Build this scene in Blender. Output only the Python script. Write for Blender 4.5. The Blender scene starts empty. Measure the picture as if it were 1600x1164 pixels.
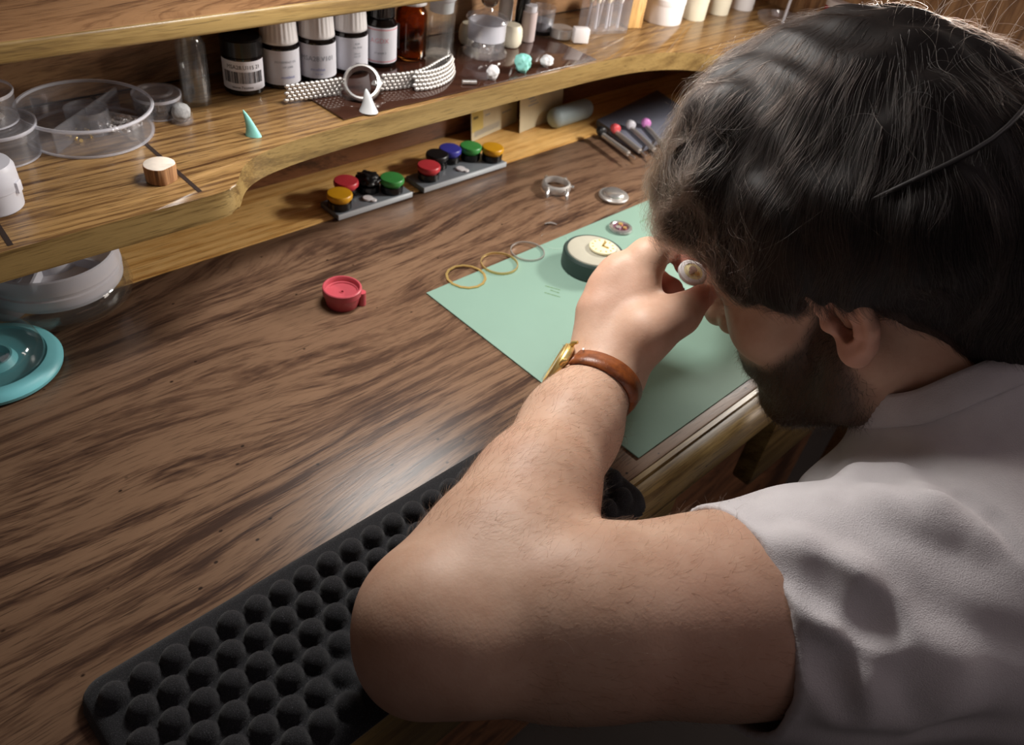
import bpy, bmesh, math, random
import numpy as np
from mathutils import Vector, Matrix, Euler
PI = math.pi
SC = bpy.context.scene
COL = SC.collection

# ---------------------------------------------------------------- camera
# the bench top is z = 0; x runs along the bench to the right, y away from the sitter (metres)
CAM_H = 0.404
FPX = 1233.4                                     # focal length in pixels of the 1600 x 1164 frame
CM = np.array([[0.71921396, -0.68371038, 0.1235775],      # camera right
               [-0.38463338, -0.53992853, -0.74868842],   # camera down
               [0.57860906, 0.49093513, -0.65130197]])    # camera forward
cam_data = bpy.data.cameras.new('camera')
cam_data.sensor_fit = 'HORIZONTAL'; cam_data.sensor_width = 36.0
cam_data.lens = 36.0 * FPX / 1600.0
cam_data.clip_start = 0.01; cam_data.clip_end = 50
cam_data.dof.use_dof = True; cam_data.dof.focus_distance = 0.455; cam_data.dof.aperture_fstop = 13
cam = bpy.data.objects.new('camera', cam_data); COL.objects.link(cam)
r_, d_, f_ = CM
cam.matrix_world = Matrix(((r_[0], -d_[0], -f_[0], 0), (r_[1], -d_[1], -f_[1], 0), (r_[2], -d_[2], -f_[2], CAM_H), (0, 0, 0, 1)))
SC.camera = cam

# ---------------------------------------------------------------- world, lamps, exposure
world = bpy.data.worlds.new('dim_room'); SC.world = world; world.use_nodes = True
wb = world.node_tree.nodes['Background']
wb.inputs[0].default_value = (1.0, 0.86, 0.86, 1); wb.inputs[1].default_value = 0.045

def area(name, loc, aim, power, size, size_y, color, spread=PI):
    l = bpy.data.lights.new(name, 'AREA'); l.shape = 'RECTANGLE'; l.size = size; l.size_y = size_y
    l.energy = power; l.color = color; l.spread = spread
    o = bpy.data.objects.new(name, l); COL.objects.link(o); o.location = loc
    o.rotation_euler = (Vector(aim) - Vector(loc)).to_track_quat('-Z', 'Y').to_euler()
    return o
# the jeweller's lamp above the mat, out of frame
area('bench_lamp_right', (0.92, 0.29, 0.28), (0.25, 0.55, 0.10), 3.2, 0.10, 0.05, (1.0, 0.95, 0.88))
area('bench_lamp', (0.37, 0.41, 0.385), (0.36, 0.27, 0.0), 2.0, 0.16, 0.05, (1.0, 0.965, 0.92))
# weak room light over the sitter's back
area('ceiling_lamp', (0.75, -0.75, 1.5), (0.45, 0.0, 0.1), 2.2, 0.8, 0.8, (1.0, 0.82, 0.84))
area('under_shelf_fill', (1.6, -0.35, 0.60), (0.3, 0.55, 0.05), 5.0, 0.35, 0.35, (1.0, 0.88, 0.80))  # unseen fill, added to brighten the ledge and panel under the shelf

vs = SC.view_settings
SC.display_settings.display_device = 'sRGB'
vs.view_transform = 'Standard'; vs.look = 'None'; vs.exposure = 0.1; vs.gamma = 1.0; vs.use_curve_mapping = False

# ---------------------------------------------------------------- helpers
def ray(x, y):
    return CM.T @ np.array([x - 800.0, y - 582.0, FPX])
def at(x, y, z=0.0):            # the point of the horizontal plane z seen at a picture position
    d = ray(x, y); t = (z - CAM_H) / d[2]
    return np.array([0, 0, CAM_H]) + t * d
def aty(x, y, Y):
    d = ray(x, y); return np.array([0, 0, CAM_H]) + d * (Y / d[1])
def wd(x, y, dep):              # the point at a given depth
    return np.array([0, 0, CAM_H]) + CM.T @ np.array([(x - 800) / FPX * dep, (y - 582) / FPX * dep, dep])

def obj(name, verts, faces, mat, parent=None, smooth=True, loc=None):
    me = bpy.data.meshes.new(name)
    me.from_pydata([tuple(v) for v in verts], [], [tuple(f) for f in faces])
    me.update()
    o = bpy.data.objects.new(name, me); COL.objects.link(o)
    if mat is not None: me.materials.append(mat)
    if smooth: me.polygons.foreach_set('use_smooth', [True] * len(me.polygons)); me.update()
    if parent is not None: o.parent = parent
    if loc is not None: o.location = loc
    return o
def obj_bm(name, bm, mat, parent=None, smooth=False, loc=None, angle=None):
    me = bpy.data.meshes.new(name)
    bmesh.ops.recalc_face_normals(bm, faces=bm.faces)
    if smooth:
        lim = math.radians(angle or 40)
        for e in bm.edges:
            e.smooth = not (len(e.link_faces) == 2 and e.calc_face_angle(0) > lim)
        for f in bm.faces: f.smooth = True
    bm.to_mesh(me); bm.free()
    if mat is not None: me.materials.append(mat)
    o = bpy.data.objects.new(name, me); COL.objects.link(o)
    if parent is not None: o.parent = parent
    if loc is not None: o.location = loc
    return o
def thing(name, label, cat, loc=(0, 0, 0), rotz=0.0, group=None, rot=None):
    o = bpy.data.objects.new(name, None); COL.objects.link(o)
    o.empty_display_size = 0.01
    o.location = tuple(loc); o.rotation_euler = rot if rot is not None else (0, 0, rotz)
    o['label'] = label; o['category'] = cat
    if group: o['group'] = group
    return o
def tag(o, label, cat, group=None):
    o['label'] = label; o['category'] = cat
    if group: o['group'] = group
    return o
def copy_tree(o, parent=None):
    c = o.copy(); COL.objects.link(c)
    if parent is not None: c.parent = parent
    for ch in list(o.children): copy_tree(ch, c)
    return c

def bm_box(bm, lo, hi, bev=0.0, seg=2):
    r = bmesh.ops.create_cube(bm, size=1.0)
    vsn = r['verts']
    for v in vsn:
        v.co = Vector([lo[i] + (v.co[i] + 0.5) * (hi[i] - lo[i]) for i in range(3)])
    if bev > 0:
        es = list({e for v in vsn for e in v.link_edges})
        bmesh.ops.bevel(bm, geom=es, offset=bev, segments=seg, affect='EDGES', profile=0.5)
def box(name, lo, hi, mat, parent=None, bev=0.0, seg=2, loc=None):
    bm = bmesh.new(); bm_box(bm, lo, hi, bev, seg)
    return obj_bm(name, bm, mat, parent, smooth=bev > 0, loc=loc)
def lathe_data(profile, n=40, closed=False):
    """profile: list of (r, z); r = 0 points become poles"""
    V, F, rings = [], [], []
    for (r, z) in profile:
        if r <= 1e-7:
            V.append((0, 0, z)); rings.append([len(V) - 1])
        else:
            b = len(V)
            for k in range(n):
                a = 2 * PI * k / n; V.append((r * math.cos(a), r * math.sin(a), z))
            rings.append(list(range(b, b + n)))
    pairs = list(zip(rings[:-1], rings[1:]))
    if closed: pairs.append((rings[-1], rings[0]))
    for A, B in pairs:
        for k in range(n):
            k2 = (k + 1) % n
            if len(A) == 1 and len(B) == 1: continue
            if len(A) == 1: F.append((A[0], B[k2], B[k]))
            elif len(B) == 1: F.append((A[k], A[k2], B[0]))
            else: F.append((A[k], A[k2], B[k2], B[k]))
    return V, F
def lathe(name, profile, mat, parent=None, n=40, closed=False, angle=35, loc=None, warp=None):
    V, F = lathe_data(profile, n, closed)
    if warp: V = [warp(v) for v in V]
    bm = bmesh.new(); vv = [bm.verts.new(v) for v in V]
    for f in F: bm.faces.new([vv[i] for i in f])
    return obj_bm(name, bm, mat, parent, smooth=True, loc=loc, angle=angle)
def tube_data(pts, rad, n=10, caps=True):
    pts = [Vector(p) for p in pts]
    if not hasattr(rad, '__len__'): rad = [rad] * len(pts)
    V, F = [], []
    t = (pts[1] - pts[0]).normalized()
    up = Vector((0, 0, 1)) if abs(t.z) < 0.9 else Vector((1, 0, 0))
    nrm = t.cross(up).normalized()
    for i, p in enumerate(pts):
        a = pts[max(i - 1, 0)]; b = pts[min(i + 1, len(pts) - 1)]
        t = (b - a).normalized()
        nrm = (nrm - t * nrm.dot(t)).normalized(); bi = t.cross(nrm)
        for k in range(n):
            th = 2 * PI * k / n
            V.append(p + (nrm * math.cos(th) + bi * math.sin(th)) * rad[i])
    for i in range(len(pts) - 1):
        for k in range(n):
            k2 = (k + 1) % n
            F.append((i * n + k, i * n + k2, (i + 1) * n + k2, (i + 1) * n + k))
    if caps:
        F.append(tuple(reversed(range(n)))); F.append(tuple(range((len(pts) - 1) * n, len(pts) * n)))
    return V, F
def tube(name, pts, rad, mat, parent=None, n=10, loc=None):
    V, F = tube_data(pts, rad, n)
    bm = bmesh.new(); vv = [bm.verts.new(v) for v in V]
    for f in F: bm.faces.new([vv[i] for i in f])
    return obj_bm(name, bm, mat, parent, smooth=True, loc=loc, angle=50)
def prism(name, poly, z0, z1, mat, parent=None, bev=0.0, seg=2, loc=None):
    bm = bmesh.new()
    lo = [bm.verts.new((x, y, z0)) for x, y in poly]; hi = [bm.verts.new((x, y, z1)) for x, y in poly]
    n = len(poly)
    bm.faces.new(list(reversed(lo))); bm.faces.new(hi)
    for k in range(n): bm.faces.new((lo[k], lo[(k + 1) % n], hi[(k + 1) % n], hi[k]))
    if bev > 0:
        es = [e for e in bm.edges if abs(e.verts[0].co.z - e.verts[1].co.z) < 1e-6]
        bmesh.ops.bevel(bm, geom=es, offset=bev, segments=seg, affect='EDGES', profile=0.5)
    return obj_bm(name, bm, mat, parent, smooth=True, loc=loc, angle=30)
def vnoise(p, seed=0):
    from mathutils import noise
    return noise.noise(Vector(p) + Vector((seed * 7.31, seed * 3.17, seed * 5.9)))
def lump(name, r, seed, mat, parent=None, amp=0.25, freq=1.6, loc=None, flat=True, sub=4):
    """a hand-kneaded lump of putty: noisy ellipsoid standing on z = 0"""
    bm = bmesh.new(); bmesh.ops.create_icosphere(bm, subdivisions=sub, radius=1.0)
    for v in bm.verts:
        n = v.co.normalized()
        k = 1 + amp * vnoise(n * freq, seed) + amp * 0.4 * vnoise(n * freq * 2.7, seed + 3)
        v.co = Vector((n.x * r[0] * k, n.y * r[1] * k, r[2] * (1 + n.z * k)))
        if flat and v.co.z < 0.12 * r[2]: v.co.z = 0.0
        v.co.z = max(v.co.z, 0)
    return obj_bm(name, bm, mat, parent, smooth=True, loc=loc, angle=80)
_text_cache = {}
def text_tris(body, size):
    """flat letter mesh, left-bottom at the origin"""
    if (body, size) not in _text_cache:
        cu = bpy.data.curves.new('txt', 'FONT'); cu.body = body; cu.size = size; cu.resolution_u = 2
        to = bpy.data.objects.new('txt', cu); me = bpy.data.meshes.new_from_object(to)
        V = [tuple(v.co) for v in me.vertices]; F = [tuple(p.vertices) for p in me.polygons]
        bpy.data.objects.remove(to); bpy.data.curves.remove(cu); bpy.data.meshes.remove(me)
        _text_cache[(body, size)] = (V, F)
    return _text_cache[(body, size)]

# ---------------------------------------------------------------- materials
def lin(r, g, b):
    f = lambda c: c / 12.92 if c <= 0.04045 else ((c + 0.055) / 1.055) ** 2.4
    return (f(r / 255), f(g / 255), f(b / 255), 1.0)
class NT:
    def __init__(self, name):
        self.m = bpy.data.materials.new(name); self.m.use_nodes = True
        self.t = self.m.node_tree; self.N = self.t.nodes; self.L = self.t.links
        self.b = self.N['Principled BSDF']
    def node(self, typ, **kw):
        n = self.N.new(typ)
        for k, v in kw.items(): setattr(n, k, v)
        return n
    def link(self, a, b): self.L.new(a, b)
    def val(self, sock, v):
        if hasattr(v, 'links') or isinstance(v, bpy.types.NodeSocket): self.L.new(v, sock)
        else: sock.default_value = v
    def math(self, op, a, b=0.0, clamp=False):
        n = self.node('ShaderNodeMath', operation=op, use_clamp=clamp); self.val(n.inputs[0], a); self.val(n.inputs[1], b); return n.outputs[0]
    def coord(self, which='Object'): return self.node('ShaderNodeTexCoord').outputs[which]
    def mapping(self, v, scale=(1, 1, 1), rot=(0, 0, 0), loc=(0, 0, 0)):
        n = self.node('ShaderNodeMapping'); self.link(v, n.inputs['Vector'])
        n.inputs['Scale'].default_value = scale; n.inputs['Rotation'].default_value = rot; n.inputs['Location'].default_value = loc
        return n.outputs[0]
    def noise(self, v, scale=5.0, detail=3.0, rough=0.55, out='Fac', dist=0.0):
        n = self.node('ShaderNodeTexNoise'); self.link(v, n.inputs['Vector'])
        n.inputs['Scale'].default_value = scale; n.inputs['Detail'].default_value = detail
        n.inputs['Roughness'].default_value = rough; n.inputs['Distortion'].default_value = dist
        return n.outputs[0 if out == 'Fac' else 1]
    def voro(self, v, scale=5.0, rand=1.0, feature='F1'):
        n = self.node('ShaderNodeTexVoronoi', feature=feature); self.link(v, n.inputs['Vector'])
        n.inputs['Scale'].default_value = scale; n.inputs['Randomness'].default_value = rand
        return n.outputs['Distance'], n.outputs['Color']
    def ramp(self, fac, stops, interp='LINEAR'):
        n = self.node('ShaderNodeValToRGB'); self.val(n.inputs[0], fac); cr = n.color_ramp; cr.interpolation = interp
        while len(cr.elements) < len(stops): cr.elements.new(0.5)
        for e, (p, c) in zip(cr.elements, stops): e.position = p; e.color = c if len(c) == 4 else (*c, 1)
        return n.outputs[0]
    def mix(self, fac, a, b, mode='MIX'):
        n = self.node('ShaderNodeMix', data_type='RGBA', blend_type=mode)
        self.val(n.inputs[0], fac); self.val(n.inputs[6], a); self.val(n.inputs[7], b); return n.outputs[2]
    def bump(self, h, strength=0.2, dist=0.001, normal=None):
        n = self.node('ShaderNodeBump'); self.link(h, n.inputs['Height'])
        n.inputs['Strength'].default_value = strength; n.inputs['Distance'].default_value = dist
        if normal is not None: self.link(normal, n.inputs['Normal'])
        self.link(n.outputs[0], self.b.inputs['Normal']); return n.outputs[0]
    def set(self, **kw):
        for k, v in kw.items(): self.val(self.b.inputs[k.replace('_', ' ')], v)
        return self
def plain(name, col, rough=0.5, metal=0.0, spec=0.5, var=0.0, vscale=60, bump=0.0, bscale=400, coat=0.0, sheen=0.0, sss=0.0):
    """simple surface: colour with a little procedural variation and grain"""
    n = NT(name); n.set(Roughness=rough, Metallic=metal)
    n.b.inputs['Specular IOR Level'].default_value = spec
    c = n.coord()
    if var > 0:
        nz = n.noise(c, vscale, 3)
        dk = tuple(x * (1 - var) for x in col[:3]) + (1,); lt = tuple(min(1, x * (1 + var)) for x in col[:3]) + (1,)
        n.link(n.ramp(nz, [(0.3, dk), (0.7, lt)]), n.b.inputs['Base Color'])
    else: n.b.inputs['Base Color'].default_value = col
    if bump > 0: n.bump(n.noise(c, bscale, 2), bump, 0.0008)
    if coat: n.b.inputs['Coat Weight'].default_value = coat
    if sheen: n.b.inputs['Sheen Weight'].default_value = sheen
    if sss:
        n.b.inputs['Subsurface Weight'].default_value = sss; n.b.inputs['Subsurface Radius'].default_value = (0.004, 0.003, 0.002)
    return n.m
def wood(name, light, mid, dark, freq=70.0, warp=8.0, axis='X', rough=0.32, pore=0.5, seed=0.0, cath=0.5, specks=0.0, streak=1.0, coat=0.0, contrast=1.0):
    """long-grained timber: warped growth lines along an axis, ragged streaks and short pores"""
    n = NT(name)
    rot = {'X': (0, 0, 0), 'Y': (0, 0, -PI / 2), 'Z': (0, PI / 2, 0)}[axis]
    c = n.mapping(n.coord(), rot=rot, loc=(seed, seed * 0.37, seed * 0.71))
    big = n.noise(n.mapping(c, scale=(2.0, 5.5, 5.5)), 1.0, 2.0, 0.4)
    sep = n.node('ShaderNodeSeparateXYZ'); n.link(c, sep.inputs[0])
    yz = n.math('ADD', sep.outputs[1], n.math('MULTIPLY', sep.outputs[2], 0.8))
    ring = n.math('ADD', n.math('MULTIPLY', yz, freq), n.math('MULTIPLY', big, warp * cath * 2))
    s = n.math('SINE', n.math('MULTIPLY', ring, 2 * PI))
    # streaks follow the growth lines: noise in (along, ring) space, stretched along the grain
    cmb = n.node('ShaderNodeCombineXYZ'); n.link(sep.outputs[0], cmb.inputs[0]); n.link(ring, cmb.inputs[1]); n.link(n.math('MULTIPLY', sep.outputs[2], freq), cmb.inputs[2])
    fine = n.noise(n.mapping(cmb.outputs[0], scale=(22, 5.5, 5.5)), 1.0, 4.0, 0.68)
    fine2 = n.noise(n.mapping(cmb.outputs[0], scale=(7, 1.15, 1.15)), 1.0, 4.0, 0.62)
    v = n.math('ADD', n.math('MULTIPLY', s, 0.10), n.math('ADD', n.math('MULTIPLY', n.math('SUBTRACT', fine, 0.5), 1.0 * streak), n.math('MULTIPLY', n.math('SUBTRACT', fine2, 0.5), 1.7)))
    fine3 = n.noise(n.mapping(cmb.outputs[0], scale=(55, 16, 16)), 1.0, 3.0, 0.6)
    edge = n.math('MULTIPLY', n.math('SUBTRACT', fine3, 0.5), 0.9 * streak)
    v = n.math('ADD', n.math('MULTIPLY', n.math('ADD', v, edge), contrast), 0.52)
    col = n.ramp(v, [(0.18, dark), (0.42, mid), (0.62, light), (1.0, tuple(min(1, q * 1.12) for q in light[:3]) + (1,))])
    tone = n.noise(n.mapping(c, scale=(1.5, 7, 7)), 1.3, 2.0)
    col = n.mix(n.ramp(tone, [(0.35, (0, 0, 0, 1)), (0.7, (0.5, 0.5, 0.5, 1))]), col, mid)
    pn = n.noise(n.mapping(c, scale=(42, 950, 950)), 1.0, 1.0)
    pm = n.ramp(pn, [(0.60, (0, 0, 0, 1)), (0.70, (pore, pore, pore, 1))])
    col = n.mix(pm, col, tuple(q * 0.55 for q in dark[:3]) + (1,))
    if specks > 0:
        d, vc = n.voro(n.mapping(c, scale=(0.7, 1, 1)), 95)
        sm = n.ramp(d, [(0.06, (1, 1, 1, 1)), (0.11, (0, 0, 0, 1))])
        keep = n.ramp(vc, [(0.62, (0, 0, 0, 1)), (0.66, (1, 1, 1, 1))])
        col = n.mix(n.math('MULTIPLY', n.math('MULTIPLY', sm, keep), specks), col, tuple(q * 0.3 for q in dark[:3]) + (1,))
    n.link(col, n.b.inputs['Base Color'])
    rr = n.math('ADD', n.math('MULTIPLY', fine2, 0.10), rough - 0.05)
    n.link(rr, n.b.inputs['Roughness'])
    if coat: n.b.inputs['Coat Weight'].default_value = coat; n.b.inputs['Coat Roughness'].default_value = 0.12
    n.bump(n.math('SUBTRACT', v, n.math('MULTIPLY', pm, 0.6)), 0.10, 0.0004)
    return n.m
def glass(name, col=(1, 1, 1, 1), rough=0.0, ior=1.45):
    n = NT(name); n.set(Roughness=rough, IOR=ior); n.b.inputs['Base Color'].default_value = col
    n.b.inputs['Transmission Weight'].default_value = 1.0
    return n.m
def clear_plastic(name, col=(0.93, 0.93, 0.96, 1), alpha=0.25, rough=0.08, tint=None):
    """thin clear plastic: mostly see-through, with its own grey and a gloss"""
    n = NT(name); n.N.remove(n.b)
    fr = n.node('ShaderNodeLayerWeight'); fr.inputs[0].default_value = 0.5
    frf = n.math('ADD', n.math('MULTIPLY', n.math('POWER', fr.outputs['Facing'], 4.0), 0.65), 0.045)
    tr = n.node('ShaderNodeBsdfTransparent'); tr.inputs[0].default_value = tint or (0.985, 0.985, 0.99, 1)
    gl = n.node('ShaderNodeBsdfGlossy'); gl.inputs['Color'].default_value = (1, 1, 1, 1); gl.inputs['Roughness'].default_value = rough
    df = n.node('ShaderNodeBsdfDiffuse'); df.inputs[0].default_value = col
    m1 = n.node('ShaderNodeMixShader'); n.val(m1.inputs[0], alpha); n.link(tr.outputs[0], m1.inputs[1]); n.link(df.outputs[0], m1.inputs[2])
    m2 = n.node('ShaderNodeMixShader'); n.link(frf, m2.inputs[0]); n.link(m1.outputs[0], m2.inputs[1]); n.link(gl.outputs[0], m2.inputs[2])
    n.link(m2.outputs[0], n.N['Material Output'].inputs[0])
    return n.m

# ================================================================ the watchmaker's bench and its shelves
W_TOP = wood('dark_laminate_wood', lin(124, 97, 76), lin(97, 73, 57), lin(55, 39, 33), freq=58, warp=8, contrast=1.15, rough=0.32, pore=0.55, cath=0.55, specks=0.9, seed=3.1)
W_OAK = wood('honey_oak', lin(152, 119, 75), lin(127, 95, 57), lin(77, 51, 30), freq=150, warp=6, contrast=1.2, rough=0.30, pore=0.75, cath=0.35, specks=0.35, seed=1.7)
W_STRIP = wood('orange_oak', lin(240, 196, 126), lin(224, 172, 98), lin(178, 128, 70), freq=95, warp=5, rough=0.35, pore=0.6, cath=0.35, seed=5.2)
W_EDGE = wood('olive_oak_edge', lin(152, 127, 79), lin(130, 105, 62), lin(98, 76, 44), freq=60, warp=3, rough=0.35, pore=0.5, cath=0.3, specks=0.6, seed=8.8)
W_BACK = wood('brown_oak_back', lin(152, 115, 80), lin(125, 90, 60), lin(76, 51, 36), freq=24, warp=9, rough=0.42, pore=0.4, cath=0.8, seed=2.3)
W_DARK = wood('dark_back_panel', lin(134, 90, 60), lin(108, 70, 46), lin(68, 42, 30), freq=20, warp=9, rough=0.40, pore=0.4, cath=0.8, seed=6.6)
W_SIDE = wood('side_panel_oak', lin(176, 138, 96), lin(150, 112, 74), lin(100, 70, 44), freq=55, warp=7, axis='Z', rough=0.42, pore=0.6, cath=0.6, seed=4.4)
M_GROOVE = plain('dark_groove', lin(40, 24, 16), 0.7)
M_FLOOR = plain('dark_floor', lin(52, 44, 40), 0.7, var=0.2, vscale=6)
M_WALL = plain('dim_wall', lin(120, 104, 92), 0.8, var=0.05, vscale=3)

FRONT, BACK, WALL = 0.173, 0.569, 0.652
XL, XR = -0.55, 1.30
FLOOR_Z = -0.86

o = obj('floor', [(-3, -3, FLOOR_Z), (4, -3, FLOOR_Z), (4, 2, FLOOR_Z), (-3, 2, FLOOR_Z)], [(0, 1, 2, 3)], M_FLOOR, smooth=False); o['kind'] = 'structure'
o = box('wall_back', (-3, 0.80, FLOOR_Z), (4, 0.86, 1.7), M_WALL); o['kind'] = 'structure'

bench = thing('watchmaker_bench', 'oak watchmaker bench with dark wood-grain top, curved shelf and back panel', 'workbench', (0.4, 0.4, FLOOR_Z))
bl = Vector((0.4, 0.4, FLOOR_Z))
def bench_part(o):
    o.parent = bench; o.matrix_parent_inverse = Matrix.Translation(-bl); return o
# top slab (laminate) and its parts
W_TOP.node_tree.nodes['Principled BSDF'].inputs['Specular IOR Level'].default_value = 0.25
bench_part(box('bench_top', (XL, FRONT, -0.028), (XR, BACK, 0.0), W_TOP, bev=0.0012))
bench_part(box('back_ledge', (XL, BACK + 0.0005, -0.028), (XR, WALL + 0.012, 0.0006), W_STRIP))
# rounded oak rail along the front edge with a thin lip
bm = bmesh.new()
prof = [(FRONT - 0.0003, -0.0005)]
prof += [(FRONT - 0.004, -0.0004), (FRONT - 0.0045, -0.003)]
for k in range(13):
    a = PI * 0.5 - PI * k / 12
    prof.append((FRONT - 0.0045 - 0.0185 * math.cos(a), -0.0185 + 0.0155 * math.sin(a)))
prof += [(FRONT - 0.0003, -0.034)]
n = len(prof)
A = [bm.verts.new((XL, y, z)) for y, z in prof]; B = [bm.verts.new((XR, y, z)) for y, z in prof]
bm.faces.new(A); bm.faces.new(list(reversed(B)))
for k in range(n): bm.faces.new((A[k], B[k], B[(k + 1) % n], A[(k + 1) % n]))
bench_part(obj_bm('front_rail', bm, W_EDGE, smooth=True, angle=35))
# apron below the rail with a cut-out drawer opening, drawer front
bm = bmesh.new()
bm_box(bm, (0.565, 0.160, -0.150), (XR, 0.180, -0.0345), 0.003)
bench_part(obj_bm('apron', bm, W_EDGE, smooth=True))
bm = bmesh.new()
bm_box(bm, (-0.5, 0.158, -0.130), (0.405, 0.176, -0.040), 0.004)
bench_part(obj_bm('drawer_front', bm, W_EDGE, smooth=True))
bench_part(box('knee_hole_panel', (XL, 0.30, FLOOR_Z + 0.02), (XR, 0.315, -0.029), W_DARK))
for x in (XL + 0.03, XR - 0.07):
    for y in (0.20, 0.56):
        bench_part(box('leg', (x, y, FLOOR_Z), (x + 0.05, y + 0.05, -0.029), W_OAK, bev=0.004))
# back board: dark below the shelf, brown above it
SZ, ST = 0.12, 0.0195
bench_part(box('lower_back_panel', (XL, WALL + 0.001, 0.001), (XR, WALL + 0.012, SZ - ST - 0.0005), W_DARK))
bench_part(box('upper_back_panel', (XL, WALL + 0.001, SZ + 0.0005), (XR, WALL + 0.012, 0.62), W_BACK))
bench_part(box('side_panel', (1.085, 0.14, 0.001), (1.10, WALL, 0.62), W_SIDE))
# shelf with a shaped front edge
front = [(XL, 0.467), (-0.2, 0.467), (0.0, 0.467), (0.10, 0.467), (0.171, 0.467), (0.200, 0.467), (0.217, 0.4665), (0.226, 0.468), (0.232, 0.472),
         (0.2365, 0.479), (0.242, 0.488), (0.251, 0.4965), (0.263, 0.503), (0.280, 0.508), (0.302, 0.5115), (0.330, 0.514), (0.37, 0.5165), (0.44, 0.518), (0.52, 0.519),
         (0.60, 0.520), (0.66, 0.520), (0.705, 0.518), (0.740, 0.5135), (0.768, 0.506), (0.790, 0.4965), (0.806, 0.485), (0.818, 0.475), (0.832, 0.469), (0.85, 0.467), (1.0, 0.467), (1.0845, 0.467)]
# resample and smooth
fx = np.array([p[0] for p in front]); fy = np.array([p[1] for p in front])
tt = np.concatenate([[0], np.cumsum(np.hypot(np.diff(fx), np.diff(fy)))])
ts = np.unique(np.concatenate([np.linspace(0, tt[3], 8), np.linspace(tt[3], tt[-3], 170), tt[-2:]]))
sx, sy = np.interp(ts, tt, fx), np.interp(ts, tt, fy)
for _ in range(6):
    sx[1:-1] = (sx[:-2] + 2 * sx[1:-1] + sx[2:]) / 4; sy[1:-1] = (sy[:-2] + 2 * sy[1:-1] + sy[2:]) / 4
poly = list(zip(sx, sy)) + [(1.0845, WALL), (XL, WALL)]
shelf = bench_part(prism('shelf', poly, SZ - ST, SZ, W_OAK, bev=0.0022, seg=3))
# the front edge band is the same oak, cut across another face
me = shelf.data; me.materials.append(W_EDGE)
for p in me.polygons:
    if abs(p.normal.z) < 0.6 and p.normal.y < 0.2: p.material_index = 1
def groove(p, q, w=0.0031):
    a = at(*p, SZ); b = at(*q, SZ); d = (b - a) / np.linalg.norm(b - a); s = np.array([d[1], -d[0], 0]) * w / 2
    z = SZ + 0.00025
    o = obj('groove', [(*(a - s)[:2], z), (*(a + s)[:2], z), (*(b + s)[:2], z), (*(b - s)[:2], z)], [(0, 1, 2, 3)], M_GROOVE, smooth=False)
    return bench_part(o)
groove((140, 148), (313, 300)); groove((-60, 265), (17, 384))
# upper shelf above the back row of bottles
up = bench_part(box('upper_shelf', (XL, 0.538, 0.210 - 0.0135), (0.78, WALL, 0.210), W_BACK, bev=0.003, seg=3))
up.data.materials.append(W_EDGE)
for p in up.data.polygons:
    if p.normal.y < -0.5: p.material_index = 1

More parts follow.
